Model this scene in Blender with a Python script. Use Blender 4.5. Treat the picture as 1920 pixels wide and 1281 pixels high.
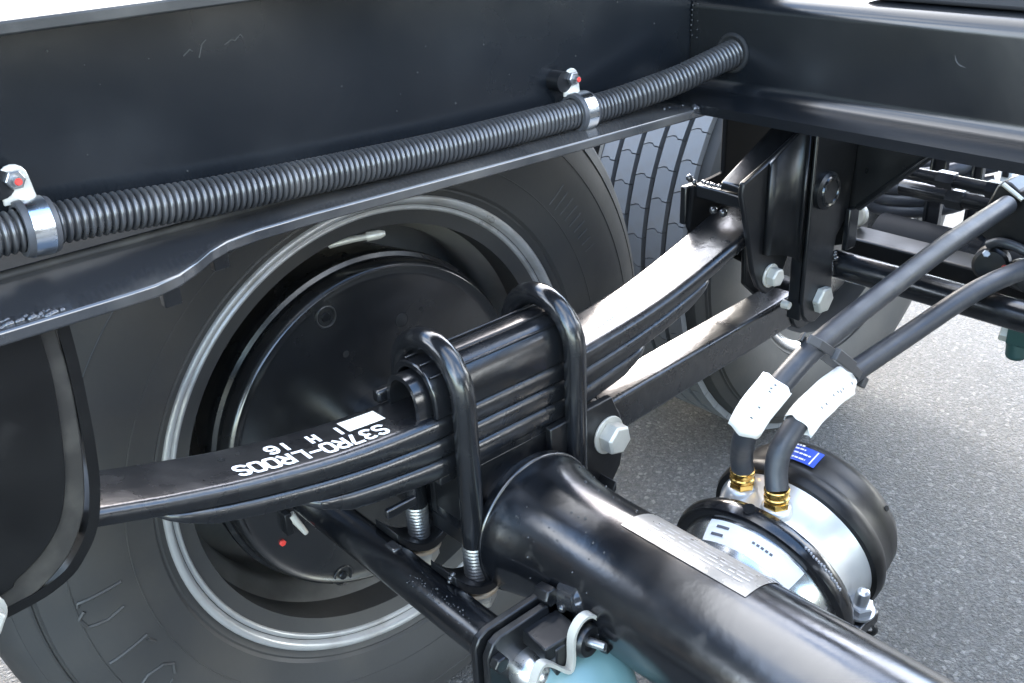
import bpy, bmesh, math, random
from mathutils import Vector, Matrix
random.seed(7)
PI = math.pi
S = bpy.context.scene
COL = S.collection
for o in list(bpy.data.objects): bpy.data.objects.remove(o)

# ------------------------------------------------------------------ camera, sky, sun, exposure
cam_d = bpy.data.cameras.new('camera'); cam = bpy.data.objects.new('camera', cam_d); COL.objects.link(cam)
YAW, PIT, ROL = 0.7079069, 0.4587134, -0.0475012
cam_loc = Vector((-0.57814, -0.91358, 0.64577))
fwd = Vector((math.sin(YAW)*math.cos(PIT), math.cos(YAW)*math.cos(PIT), -math.sin(PIT)))
rt = Vector((math.cos(YAW), -math.sin(YAW), 0)); up = rt.cross(fwd)
rt2 = math.cos(ROL)*rt + math.sin(ROL)*up; up2 = -math.sin(ROL)*rt + math.cos(ROL)*up
m = Matrix((rt2, up2, -fwd)).transposed().to_4x4(); m.translation = cam_loc
cam.matrix_world = m
cam_d.sensor_width = 36; cam_d.lens = 36*1870/1920; cam_d.clip_start = .02; cam_d.clip_end = 500
S.camera = cam

CLOUD = 10.96                       # offset of the cloud field
SUN_EL, SUN_AZ = 27, 38          # azimuth clockwise from +Y (towards +X)
w = bpy.data.worlds.new('World'); S.world = w; w.use_nodes = True
nt = w.node_tree; bg = nt.nodes['Background']
sk = nt.nodes.new('ShaderNodeTexSky'); sk.sky_type = 'NISHITA'; sk.sun_disc = False
sk.sun_elevation = math.radians(SUN_EL); sk.sun_rotation = math.radians(SUN_AZ)
sk.air_density = 1.0; sk.dust_density = 1.1; sk.ozone_density = 1.0
tcw = nt.nodes.new('ShaderNodeTexCoord'); cn = nt.nodes.new('ShaderNodeTexNoise'); cn.inputs['Scale'].default_value = 1.7; cn.inputs['Detail'].default_value = 7; cn.inputs['Distortion'].default_value = .4
mpw = nt.nodes.new('ShaderNodeMapping'); mpw.inputs['Location'].default_value = (CLOUD, 0, 0); nt.links.new(tcw.outputs['Generated'], mpw.inputs[0]); nt.links.new(mpw.outputs[0], cn.inputs['Vector'])
cr_ = nt.nodes.new('ShaderNodeMapRange'); cr_.inputs[1].default_value = .47; cr_.inputs[2].default_value = .60; cr_.inputs[3].default_value = .08; cr_.inputs[4].default_value = .9; nt.links.new(cn.outputs[0], cr_.inputs[0])
hs = nt.nodes.new('ShaderNodeHueSaturation'); hs.inputs['Saturation'].default_value = .10; hs.inputs['Value'].default_value = 3.2; nt.links.new(sk.outputs[0], hs.inputs['Color'])
hb = nt.nodes.new('ShaderNodeHueSaturation'); hb.inputs['Saturation'].default_value = 1.3; hb.inputs['Value'].default_value = 1.5; nt.links.new(sk.outputs[0], hb.inputs['Color'])
cx = nt.nodes.new('ShaderNodeMix'); cx.data_type = 'RGBA'; nt.links.new(cr_.outputs[0], cx.inputs[0]); nt.links.new(hb.outputs[0], cx.inputs[6]); nt.links.new(hs.outputs[0], cx.inputs[7])
nt.links.new(cx.outputs[2], bg.inputs[0]); bg.inputs[1].default_value = .15
sd = bpy.data.lights.new('sun', 'SUN'); sun = bpy.data.objects.new('sun', sd); COL.objects.link(sun)
sd.energy = .8; sd.angle = math.radians(10); sd.color = (1, .95, .88)
az, el = math.radians(SUN_AZ), math.radians(SUN_EL)
sdir = Vector((math.sin(az)*math.cos(el), math.cos(az)*math.cos(el), math.sin(el)))
sun.rotation_euler = sdir.to_track_quat('Z', 'Y').to_euler(); sun.location = sdir*8
vs = S.view_settings
vs.view_transform = 'Standard'; vs.look = 'None'; vs.gamma = 1; vs.use_curve_mapping = False; vs.exposure = 2.9

# ------------------------------------------------------------------ materials
def mat(name, col, rough=.5, metal=0, spec=.5, coat=0, coat_r=.05, bump=None, rvar=None, cvar=None, dirt=None):
    """bump=(scale,strength,dist), rvar=(scale,lo,hi), cvar=(scale,col2,lo,hi), dirt=(scale,colour,lo,hi)"""
    M = bpy.data.materials.new(name); M.use_nodes = True
    t = M.node_tree; N = t.nodes; L = t.links; b = N['Principled BSDF']
    b.inputs['Base Color'].default_value = (*col, 1); b.inputs['Roughness'].default_value = rough
    b.inputs['Metallic'].default_value = metal; b.inputs['Specular IOR Level'].default_value = spec
    b.inputs['Coat Weight'].default_value = coat; b.inputs['Coat Roughness'].default_value = coat_r
    tc = N.new('ShaderNodeTexCoord'); src = None
    def noise(scale, detail=4, stretch=None):
        n = N.new('ShaderNodeTexNoise'); n.inputs['Scale'].default_value = scale; n.inputs['Detail'].default_value = detail
        L.new(tc.outputs['Object'], n.inputs['Vector']); return n.outputs[0]
    def ramp(s, lo, hi):
        r = N.new('ShaderNodeMapRange'); r.inputs[1].default_value = lo; r.inputs[2].default_value = hi
        L.new(s, r.inputs[0]); return r.outputs[0]
    def mix(fac, a, bcol):
        x = N.new('ShaderNodeMix'); x.data_type = 'RGBA'; L.new(fac, x.inputs[0])
        if isinstance(a, tuple): x.inputs[6].default_value = (*a, 1)
        else: L.new(a, x.inputs[6])
        x.inputs[7].default_value = (*bcol, 1); return x.outputs[2]
    c = col
    if cvar: c = mix(ramp(noise(cvar[0]), cvar[2], cvar[3]), c, cvar[1])
    if dirt: c = mix(ramp(noise(dirt[0], 8), dirt[2], dirt[3]), c, dirt[1])
    if not isinstance(c, tuple): L.new(c, b.inputs['Base Color'])
    if rvar:
        r = N.new('ShaderNodeMapRange'); r.inputs[1].default_value = .3; r.inputs[2].default_value = .7
        r.inputs[3].default_value = rvar[1]; r.inputs[4].default_value = rvar[2]
        L.new(noise(rvar[0], 6), r.inputs[0]); L.new(r.outputs[0], b.inputs['Roughness'])
    if bump:
        bp = N.new('ShaderNodeBump'); bp.inputs['Strength'].default_value = bump[1]; bp.inputs['Distance'].default_value = bump[2]
        L.new(noise(bump[0], 3), bp.inputs['Height']); L.new(bp.outputs[0], b.inputs['Normal'])
        if coat: L.new(bp.outputs[0], b.inputs['Coat Normal'])
    return M

DUST = (.10, .092, .08)
M_PAINT = mat('gloss_black_paint', (0.0065, 0.00702, 0.00806), .2, 0, .65, bump=(70, .12, .002), rvar=(18, .14, .28), dirt=(35, (0.026, 0.02535, 0.0247), .60, .82))
M_SEMI = mat('semi_gloss_black_paint', (0.00546, 0.00676, 0.00858), .24, 0, .42, bump=(45, .10, .002), rvar=(7, .18, .30), dirt=(9, (0.013, 0.01456, 0.01625), .50, .8))
M_FRAME = mat('frame_black_paint', (0.00525, 0.0057, 0.00645), .26, 0, .6, bump=(55, .12, .002), rvar=(12, .2, .36), dirt=(60, (0.045, 0.042, 0.0375), .62, .82))
M_SPRING = mat('spring_black_paint', (.0055, .0060, .0070), .27, 0, .6, coat=.45, coat_r=.16, bump=(90, .18, .002), rvar=(25, .22, .36), dirt=(50, (.026, .0245, .023), .6, .85))
M_AXLE = mat('axle_black_paint', (.0035, .004, .005), .17, 0, .95, bump=(42, .10, .003), rvar=(14, .14, .28), dirt=(60, (.030, .028, .026), .62, .8))
M_PLATE = mat('dull_black_plate', (0.0048, 0.0052, 0.006), .36, 0, .5, bump=(60, .15, .002), rvar=(20, .26, .44), dirt=(40, (0.0256, 0.024, 0.0216), .6, .85))
M_HOUSE = mat('satin_black_housing', (0.004, 0.004, 0.00416), .38, 0, .35, bump=(60, .12, .002), rvar=(20, .32, .46), dirt=(40, (0.0176, 0.0168, 0.016), .6, .85))
M_RUB = mat('tyre_rubber', (0.02714, 0.02668, 0.02621), .55, 0, .4, bump=(160, .15, .001), rvar=(12, .46, .66), dirt=(7, (0.04306, 0.03931, 0.03463), .45, .75))
M_TREAD = mat('tread_rubber', (0.104, 0.1102, 0.1187), .62, 0, .45, bump=(120, .2, .001), dirt=(30, (0.09792, 0.09547, 0.0918), .5, .8))
M_REFLDARK = mat('dark_reflection_black', (0.012, 0.012, 0.0132), .7)  # near-black for the plate that imitates a dark reflection
M_COND = mat('conduit_plastic', (.030, .0295, .0295), .30, 0, .9, rvar=(30, .24, .38), dirt=(14, (.075, .070, .063), .50, .78))
M_HOSE = mat('air_hose_rubber', (0.0225, 0.02475, 0.03), .42, 0, .5, bump=(220, .10, .001), rvar=(40, .36, .52), dirt=(50, (0.0525, 0.0525, 0.054), .55, .8))
M_STRAPR = mat('clamp_rubber', (.045, .045, .047), .5)
M_RIM = mat('silver_rim_paint', (.30, .297, .29), .34, .35, .5, rvar=(20, .26, .42), bump=(50, .05, .001), dirt=(24, (.20, .19, .175), .52, .75))
M_BARREL = mat('rim_barrel_paint', (0.216, 0.204, 0.184), .42, .25, .5, rvar=(10, .3, .45), dirt=(9, (0.088, 0.08, 0.0704), .45, .75))
M_POLISH = mat('polished_rim', (.80, .79, .77), .14, 1, rvar=(12, .08, .2), bump=(20, .06, .002))
M_ZINC = mat('zinc_plated', (.50, .48, .42), .36, .3, .6, bump=(90, .15, .001), rvar=(60, .25, .45), cvar=(30, (.40, .385, .34), .4, .7))
M_STEEL = mat('zinc_band', (.78, .80, .80), .20, 1, rvar=(40, .12, .3), bump=(40, .08, .001))
M_THREAD = mat('bolt_thread', (.30, .30, .30), .35, .9)
M_NUTT = mat('tan_washer', (.62, .47, .30), .42, .3, cvar=(60, (.55, .50, .42), .4, .7))
M_CAST = mat('cast_aluminium', (.60, .60, .59), .34, .6, .5, bump=(70, .15, .001), rvar=(30, .3, .45), dirt=(22, (.40, .39, .37), .58, .75))
M_BRUSH = mat('brushed_aluminium', (.66, .66, .65), .24, .95, bump=(30, .05, .001), rvar=(26, .16, .34))
M_BRASS = mat('brass', (.80, .50, .14), .22, 1, bump=(70, .06, .001), rvar=(60, .16, .32))
M_WHITE = mat('white_label', (.80, .80, .77), .55)
M_CREAM = mat('cream_paint', (.78, .76, .66), .5, bump=(200, .1, .0005))
M_PAPER = mat('white_tag_paper', (.83, .82, .78), .6, bump=(60, .25, .002), dirt=(60, (.6, .57, .5), .6, .8))
M_INK = mat('dark_ink', (.10, .10, .11), .6)
M_CHALK = mat('faint_chalk', (.035, .035, .034), .8)
M_GREYINK = mat('grey_print', (.33, .33, .34), .5)
M_STENCIL = mat('white_stencil_paint', (.82, .82, .80), .5, bump=(300, .2, .0005))
M_SILVERL = mat('silver_foil_label', (0.204, 0.2006, 0.1904), .42, .3, bump=(30, .10, .001), rvar=(35, .2, .42))
M_BLUE = mat('blue_sticker', (.035, .085, .46), .35)
M_RED = mat('red_paint_mark', (.55, .04, .03), .45)
M_TEAL = mat('teal_paint', (0.113, 0.2082, 0.2142), .32, .1, .5, bump=(50, .08, .001), cvar=(18, (0.1428, 0.238, 0.2439), .4, .7))
M_WBOX = mat('off_white_plastic', (.72, .72, .69), .5)
M_DGREEN = mat('dark_green_casting', (.015, .045, .04), .4)
M_FLANGE = mat('dusty_flange_paint', (.026, .0265, .0275), .2, 0, 1.0, bump=(50, .08, .002), rvar=(10, .10, .22), dirt=(10, (.085, .079, .070), .42, .74))
M_UPPER = mat('weathered_black_paint', (0.0084, 0.00875, 0.0091), .55, 0, .4, bump=(60, .2, .002), dirt=(20, (0.035, 0.0336, 0.0315), .5, .8))
M_CROSS = mat('cross_member_paint', (.0045, .0054, .0066), .2, 0, .6, bump=(40, .08, .002), rvar=(7, .15, .26))
M_COVER = mat('dust_cover_paint', (.0085, .0088, .0095), .24, 0, .9, bump=(30, .12, .002), rvar=(9, .16, .34), dirt=(11, (0.021, 0.0203, 0.0189), .52, .8))
M_DUSTY = mat('dusty_black_paint', (0.0245, 0.0224, 0.0196), .6, 0, .3, bump=(80, .2, .001), dirt=(40, (0.0525, 0.0483, 0.0406), .45, .75))
M_HOUSE2 = mat('matt_black_tank', (.006, .006, .0065), .6, 0, .25)
M_ZBOLT = mat('bright_zinc_bolt', (.40, .41, .42), .28, .8)
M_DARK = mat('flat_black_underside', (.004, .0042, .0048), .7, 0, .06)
M_STAMP = mat('pale_stamp', (.62, .61, .58), .6)
M_HOLE = mat('dark_hole', (.004, .004, .004), .8)
M_WELD = mat('weld_bead', (.02, .02, .021), .12, 0, .8)

def asphalt():
    M = bpy.data.materials.new('asphalt'); M.use_nodes = True
    t = M.node_tree; N = t.nodes; L = t.links; b = N['Principled BSDF']
    tc = N.new('ShaderNodeTexCoord')
    def vor(scale, feat='F1'):
        v = N.new('ShaderNodeTexVoronoi'); v.inputs['Scale'].default_value = scale; v.feature = feat
        L.new(warp.outputs[0], v.inputs['Vector']); return v
    nz = N.new('ShaderNodeTexNoise'); nz.inputs['Scale'].default_value = 95; nz.inputs['Detail'].default_value = 5; L.new(tc.outputs['Object'], nz.inputs['Vector'])
    sc = N.new('ShaderNodeVectorMath'); sc.operation = 'SCALE'; sc.inputs['Scale'].default_value = .016; L.new(nz.outputs['Color'], sc.inputs[0])
    warp = N.new('ShaderNodeVectorMath'); warp.operation = 'ADD'; L.new(tc.outputs['Object'], warp.inputs[0]); L.new(sc.outputs[0], warp.inputs[1])
    v1 = vor(165); v2 = vor(380); v3 = vor(95)
    def sep(v):
        s = N.new('ShaderNodeSeparateColor'); L.new(v.outputs['Color'], s.inputs[0]); return s
    def cr(s, els):
        r = N.new('ShaderNodeValToRGB'); e = r.color_ramp.elements
        e[0].position, e[0].color = els[0][0], (*els[0][1], 1); e[1].position, e[1].color = els[-1][0], (*els[-1][1], 1)
        for p, c in els[1:-1]: x = e.new(p); x.color = (*c, 1)
        L.new(s, r.inputs[0]); return r.outputs[0]
    g = lambda a: (a, a*1.0, a*1.0)
    c1 = cr(sep(v1).outputs[0], [(0, g(.028)), (.35, g(.052)), (.75, g(.080)), (.93, g(.118)), (1, (.19, .186, .18))])
    c2 = cr(sep(v2).outputs[1], [(0, g(.04)), (.6, g(.08)), (1, g(.14))])
    mx = N.new('ShaderNodeMix'); mx.data_type = 'RGBA'; mx.inputs[0].default_value = .4; L.new(c1, mx.inputs[6]); L.new(c2, mx.inputs[7])
    # binder between stones
    edge = N.new('ShaderNodeMapRange'); edge.inputs[1].default_value = .45; edge.inputs[2].default_value = .8; L.new(v1.outputs['Distance'], edge.inputs[0])
    mb = N.new('ShaderNodeMix'); mb.data_type = 'RGBA'; L.new(edge.outputs[0], mb.inputs[0]); L.new(mx.outputs[2], mb.inputs[6]); mb.inputs[7].default_value = (.038, .039, .040, 1)
    # sparse pale chips
    ch = N.new('ShaderNodeMath'); ch.operation = 'GREATER_THAN'; ch.inputs[1].default_value = .955; L.new(sep(v3).outputs[2], ch.inputs[0])
    cd = N.new('ShaderNodeMath'); cd.operation = 'LESS_THAN'; cd.inputs[1].default_value = .42; L.new(v3.outputs['Distance'], cd.inputs[0])
    cm = N.new('ShaderNodeMath'); cm.operation = 'MULTIPLY'; L.new(ch.outputs[0], cm.inputs[0]); L.new(cd.outputs[0], cm.inputs[1])
    mc = N.new('ShaderNodeMix'); mc.data_type = 'RGBA'; L.new(cm.outputs[0], mc.inputs[0]); L.new(mb.outputs[2], mc.inputs[6]); mc.inputs[7].default_value = (.14, .137, .132, 1)
    # broad stains
    n2 = N.new('ShaderNodeTexNoise'); n2.inputs['Scale'].default_value = 3.2; n2.inputs['Detail'].default_value = 6; L.new(tc.outputs['Object'], n2.inputs['Vector'])
    r2 = N.new('ShaderNodeMapRange'); r2.inputs[1].default_value = .3; r2.inputs[2].default_value = .7; r2.inputs[3].default_value = .82; r2.inputs[4].default_value = 1.2; L.new(n2.outputs[0], r2.inputs[0])
    # colour paled along X, standing in for sunlight on the yard beyond
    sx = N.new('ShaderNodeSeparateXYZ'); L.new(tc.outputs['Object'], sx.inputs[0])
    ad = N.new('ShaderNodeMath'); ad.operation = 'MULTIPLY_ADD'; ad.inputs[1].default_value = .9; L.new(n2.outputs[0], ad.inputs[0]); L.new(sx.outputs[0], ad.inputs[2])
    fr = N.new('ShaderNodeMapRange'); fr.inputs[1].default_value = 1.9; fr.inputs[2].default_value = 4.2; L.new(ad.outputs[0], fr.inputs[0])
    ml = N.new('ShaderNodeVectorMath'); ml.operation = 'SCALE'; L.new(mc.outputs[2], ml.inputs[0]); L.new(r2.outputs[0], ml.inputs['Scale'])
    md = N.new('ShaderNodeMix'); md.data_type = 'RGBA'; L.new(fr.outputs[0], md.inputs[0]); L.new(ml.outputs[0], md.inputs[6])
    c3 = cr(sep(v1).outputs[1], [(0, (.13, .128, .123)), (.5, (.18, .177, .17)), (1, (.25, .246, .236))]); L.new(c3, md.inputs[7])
    L.new(md.outputs[2], b.inputs['Base Color']); b.inputs['Roughness'].default_value = .75
    h1 = N.new('ShaderNodeMath'); h1.operation = 'MULTIPLY_ADD'; h1.inputs[1].default_value = -1; h1.inputs[2].default_value = 1; L.new(v1.outputs['Distance'], h1.inputs[0])
    h2a = N.new('ShaderNodeMath'); h2a.operation = 'MULTIPLY_ADD'; h2a.inputs[1].default_value = 1.1; L.new(sep(v1).outputs[2], h2a.inputs[0]); L.new(h1.outputs[0], h2a.inputs[2])
    n3 = N.new('ShaderNodeTexNoise'); n3.inputs['Scale'].default_value = 130; n3.inputs['Detail'].default_value = 5; n3.inputs['Roughness'].default_value = .7; L.new(tc.outputs['Object'], n3.inputs['Vector'])
    h2 = N.new('ShaderNodeMath'); h2.operation = 'MULTIPLY_ADD'; h2.inputs[1].default_value = 2.2; L.new(n3.outputs[0], h2.inputs[0]); L.new(h2a.outputs[0], h2.inputs[2])
    bp = N.new('ShaderNodeBump'); bp.inputs['Strength'].default_value = .8; bp.inputs['Distance'].default_value = .005
    L.new(h2.outputs[0], bp.inputs['Height']); L.new(bp.outputs[0], b.inputs['Normal'])
    return M
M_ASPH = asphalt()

# ------------------------------------------------------------------ geometry helpers
V = Vector
def frame(d, hint=None):
    d = V(d).normalized(); h = V(hint) if hint else (V((0, 0, 1)) if abs(d.z) < .9 else V((1, 0, 0)))
    u = h.cross(d).normalized(); return u, d.cross(u)
def box(bm, c, s, rot=None):
    c = V(c); vs = []
    for dx in (-.5, .5):
        for dy in (-.5, .5):
            for dz in (-.5, .5):
                p = V((dx*s[0], dy*s[1], dz*s[2]))
                if rot is not None: p = rot @ p
                vs.append(bm.verts.new(c+p))
    for f in ((0, 1, 3, 2), (4, 6, 7, 5), (0, 4, 5, 1), (2, 3, 7, 6), (0, 2, 6, 4), (1, 5, 7, 3)): bm.faces.new([vs[i] for i in f])
def prism(bm, pts, vec):
    a = [bm.verts.new(V(p)) for p in pts]; b = [bm.verts.new(V(p)+V(vec)) for p in pts]; n = len(a)
    bm.faces.new(a); bm.faces.new(b[::-1])
    for i in range(n): bm.faces.new((a[i], b[i], b[(i+1) % n], a[(i+1) % n]))
def xz(pts, y0, y1, bm):          # polygon drawn in the X-Z plane, given thickness along Y
    prism(bm, [(x, y0, z) for x, z in pts], (0, y1-y0, 0))
def loft(bm, rings, closed=True, caps=True):
    R = [[bm.verts.new(V(p)) for p in r] for r in rings]; n = len(R[0])
    for i in range(len(R)-1):
        for j in range(n if closed else n-1):
            k = (j+1) % n; bm.faces.new((R[i][j], R[i][k], R[i+1][k], R[i+1][j]))
    if caps and closed: bm.faces.new(R[0][::-1]); bm.faces.new(R[-1])
def spline(P, n=8):               # Catmull-Rom through points
    P = [V(p) for p in P]; Q = [2*P[0]-P[1]]+P+[2*P[-1]-P[-2]]; out = []
    for i in range(1, len(Q)-2):
        a, b, c, d = Q[i-1:i+3]
        for k in range(n):
            t = k/n; out.append(.5*((2*b)+(c-a)*t+(2*a-5*b+4*c-d)*t*t+(3*b-a-3*c+d)*t**3))
    out.append(P[-1]); return out
def resample(P, step):
    L = [0]
    for a, b in zip(P, P[1:]): L.append(L[-1]+(b-a).length)
    n = max(2, int(L[-1]/step)); out = []; j = 0
    for i in range(n+1):
        s = L[-1]*i/n
        while j < len(L)-2 and L[j+1] < s: j += 1
        out.append(P[j].lerp(P[j+1], (s-L[j])/max(1e-9, L[j+1]-L[j])))
    return out
def frames(P):
    T = [((P[min(i+1, len(P)-1)]-P[max(i-1, 0)]).normalized()) for i in range(len(P))]
    u, v = frame(T[0]); out = []
    for t in T:
        u = (u-t*u.dot(t)).normalized(); out.append((t, u, t.cross(u)))
    return out
def tube(bm, P, r, n=16, caps=True, ell=None):
    P = [V(p) for p in P]; F = frames(P); rings = []
    for i, (p, (t, u, v)) in enumerate(zip(P, F)):
        rr = r[i] if isinstance(r, (list, tuple)) else r
        rings.append([p+u*math.cos(2*PI*k/n)*rr+v*math.sin(2*PI*k/n)*rr*(ell or 1) for k in range(n)])
    loft(bm, rings, True, caps)
def lathe(bm, prof, o=(0, 0, 0), d=(0, 1, 0), n=48, hint=None, closed=False, caps=True, a0=0, a1=2*PI):
    o = V(o); d = V(d).normalized(); u, v = frame(d, hint); full = abs(a1-a0-2*PI) < 1e-6
    m_ = n if full else n+1
    rings = [[o+d*a+(u*math.cos(a0+(a1-a0)*k/n)+v*math.sin(a0+(a1-a0)*k/n))*r for k in range(m_)] for a, r in prof]
    if closed: rings.append(rings[0])
    loft(bm, rings, full, caps and not closed and full)
    if closed: bmesh.ops.remove_doubles(bm, verts=bm.verts[:], dist=1e-6)
def hexa(bm, o, d, R, h, n=6, ch=.15, hint=None):   # hexagon head with chamfer
    lathe(bm, [(0, R), (h*(1-ch), R), (h, R*.86)], o, d, n, hint)
def ring(bm, o, d, R, r, n=48, m_=10):
    lathe(bm, [(math.sin(2*PI*k/m_)*r, R+math.cos(2*PI*k/m_)*r) for k in range(m_)], o, d, n, closed=True)
SMALL = {'weld_bead', 'weld_spatter', 'raised_letters', 'stamped_print', 'label_print', 'sticker_print', 'raised_code', 'tag_print', 'chalk_mark', 'chalk_streak'}
def obj(name, bm, mt, parent=None, smooth=38, bevel=0, seg=2):
    bmesh.ops.recalc_face_normals(bm, faces=bm.faces[:])
    me = bpy.data.meshes.new(name); bm.to_mesh(me); bm.free()
    me.polygons.foreach_set('use_smooth', [True]*len(me.polygons)); me.set_sharp_from_angle(angle=math.radians(smooth))
    me.materials.append(mt)
    o = bpy.data.objects.new(name, me); COL.objects.link(o)
    if name in SMALL: o['kind'] = 'stuff'
    if parent:
        o.parent = parent
        if parent.type == 'EMPTY': o.location = -parent.location
    if bevel:
        b = o.modifiers.new('bevel', 'BEVEL'); b.width = bevel; b.segments = seg; b.limit_method = 'ANGLE'; b.angle_limit = math.radians(40)
    return o
def B(): return bmesh.new()
def tag(o, label, cat, group=None, kind=None):
    o['label'] = label; o['category'] = cat
    if group: o['group'] = group
    if kind: o['kind'] = kind
    return o
def thing(name, label, cat, loc=(0, 0, 0), group=None):
    o = bpy.data.objects.new(name, None); COL.objects.link(o); o.location = loc; o.empty_display_size = .05
    return tag(o, label, cat, group)
def dup(root, delta, label=None):
    r = root.copy(); COL.objects.link(r); r.location = root.location+V(delta)
    if label: r['label'] = label
    for ch in list(root.children):
        c = ch.copy(); COL.objects.link(c); c.parent = r
        for g in ch.children:
            k = g.copy(); COL.objects.link(k); k.parent = c
    return r
def interp(T, x):
    if x <= T[0][0]:
        (a, b), (c, d) = T[0], T[1]; return b+(d-b)/(c-a)*(x-a)
    for (a, b), (c, d) in zip(T, T[1:]):
        if x <= c: return b+(d-b)*(x-a)/(c-a)
    (a, b), (c, d) = T[-2], T[-1]; return d+(d-b)/(c-a)*(x-c)
def bolt(parent, o, d, R, h, washer=True, m_=M_ZINC, hint=None):
    d = V(d).normalized(); o = V(o)
    bm = B()
    if washer: lathe(bm, [(0, R*1.25), (.003, R*1.25)], o, d, 24)
    hexa(bm, o+d*(.003 if washer else 0), d, R, h, hint=hint)
    return obj('bolt', bm, m_, parent, 30, .0008)
def beads(bm, P, r, step=.006, jit=.35, dots=False):
    if not dots: step = min(step, r*.75); jit = min(jit, .55)      # rippled weld bead along a path
    Q = resample([V(p) for p in P], step)
    for p in Q:
        q = p+V((random.uniform(-1, 1), random.uniform(-1, 1), random.uniform(-.5, .3)))*r*jit
        bmesh.ops.create_icosphere(bm, subdivisions=1, radius=r*random.uniform(.75, 1.15), matrix=Matrix.Translation(q))

# ------------------------------------------------------------------ ground
GZ = -.462
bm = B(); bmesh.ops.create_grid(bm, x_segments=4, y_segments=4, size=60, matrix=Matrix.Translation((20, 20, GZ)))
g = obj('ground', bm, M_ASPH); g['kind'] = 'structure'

# ------------------------------------------------------------------ chassis: main beam
beam = thing('chassis_beam', 'long black I-section beam with wide lower flange running above the wheel', 'chassis beam', (0, -.19, .376))
bm = B(); box(bm, (.55, -.183, .475), (3.5, .008, .167)); obj('web', bm, M_SEMI, beam)
bm = B()
edge = [(-1.2, -.280), (-.372, -.283), (-.352, -.282), (-.332, -.276), (-.312, -.263), (-.296, -.250), (-.277, -.240), (-.25, -.2345), (-.2, -.234), (-.05, -.242), (.1, -.249), (.261, -.255)]
prism(bm, [(x, y, .382) for x, y in edge+[(2.3, -.25), (2.3, -.128), (-1.2, -.128)]], (0, 0, .010))
obj('lower_flange', bm, M_FLANGE, beam, 30, .002, 3)
bm = B(); box(bm, (.55, -.183, .5625), (3.5, .134, .0085)); obj('upper_flange', bm, M_UPPER, beam, 30, .0015)
bm = B(); tube(bm, [(-1.2, -.188, .393), (.33, -.188, .393)], .0035, 8); o = obj('weld_bead', bm, M_DUSTY, beam, 60)
bm = B(); beads(bm, [(-.47, -.272, .392), (-.414, -.278, .392)], .0032, .0028, 1.3); beads(bm, [(-.455, -.267, .392), (-.42, -.273, .392)], .0026, .0028, 1.4); obj('weld_spatter', bm, M_WELD, beam, 60)
bm = B(); box(bm, (.55, -1.07, .4685), (3.5, .008, .165)); box(bm, (.55, -1.07, .558), (3.5, .13, .014)); box(bm, (.55, -1.07, .381), (3.5, .11, .010)); obj('opposite_rail', bm, M_SEMI, beam, 30)
# small stops under the flange
for x, y in ((-.337, -.268), (-.280, -.230)):
    bm = B(); box(bm, (x, y+.004, .374), (.013, .008, .015)); obj('flange_stop', bm, M_FRAME, beam, 30, .001)
# faint chalk marks on the web
bm = B()
for x0, z0, pts in ((-.262, .519, [(0, 0), (.006, .004), (.008, .002)]), (-.250, .516, [(0, 0), (.004, .009), (.008, .012)]), (-.228, .522, [(0, 0), (.006, .003), (.009, .002), (.014, .006), (.016, .003)])):
    for (a, b_), (c, d) in zip(pts, pts[1:]):
        tube(bm, [(x0+a, -.1872, z0+b_), (x0+c, -.1872, z0+d)], .0005, 5)
obj('chalk_mark', bm, M_CHALK, beam)
bm = B(); random.seed(21)                        # nicks and grit on the web
for x, z in [(-.040, .4933), (-.051, .4725), (.056, .453), (-.130, .474), (-.346, .463)]+[(random.uniform(-.45, .3), random.uniform(.43, .545)) for _ in range(16)]:
    bmesh.ops.create_icosphere(bm, subdivisions=1, radius=random.uniform(.0004, .0010), matrix=Matrix.Translation((x, -.1871, z)))
obj('chalk_mark', bm, M_CHALK, beam)

# ------------------------------------------------------------------ cross member
cm = thing('cross_member', 'black folded cross member joining the main beam from the right', 'cross member', (.325, -.7, .378))
def fil(c, r, a0, a1, n=5): return [(c[0]+r*math.cos(a0+(a1-a0)*k/n), c[1]+r*math.sin(a0+(a1-a0)*k/n)) for k in range(n+1)]
prof = [(.262, .3855), (.262, .3955)] + fil((.310, .4105), .015, -PI/2, 0) + fil((.342, .481), .017, PI, PI/2)[:] + [(.46, .498), (.46, .491)] + [(.336, .489), (.333, .480), (.333, .405), (.325, .389), (.314, .3855)]
bm = B(); prism(bm, [(x, -1.5, z) for x, z in prof], (0, 1.3115, 0)); obj('channel', bm, M_CROSS, cm, 40)
bm = B(); box(bm, (.412, -.95, .5125), (.12, 1.14, .026)); obj('dark_reflection_plate', bm, M_REFLDARK, cm, 30, .004)  # dark plate added to imitate a dark reflection on the top face
bm = B(); ring(bm, (.3245, -.2455, .4385), (1, 0, 0), .0185, .0028); lathe(bm, [(-.0006, .0175), (.001, .0175)], (.3243, -.2455, .4385), (1, 0, 0), 32); obj('grommet', bm, M_HOLE, cm)
bm = B(); beads(bm, [(.3235, -.190, .452), (.3235, -.190, .495)], .0014, .0052, .5, True); beads(bm, [(.3242, -.197, .450), (.3242, -.197, .495)], .0011, .008, .6, True); obj('weld_bead', bm, M_WELD, cm, 60)
bm = B(); beads(bm, [(.255, -.252, .392), (.266, -.246, .393)], .0040, .004, .6); beads(bm, [(.235, -.225, .392), (.30, -.236, .392)], .0022, .009, .9, True); obj('weld_spatter', bm, M_WELD, cm, 60)

bm = B(); tube(bm, spline([(.3247, -.4895, .4622), (.3247, -.4912, .4577), (.3247, -.4947, .4543), (.3247, -.5004, .4526)], 5), [.0003]*3+[.0006]*10+[.0003]*3, 6); obj('chalk_mark', bm, M_CHALK, cm)
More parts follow.
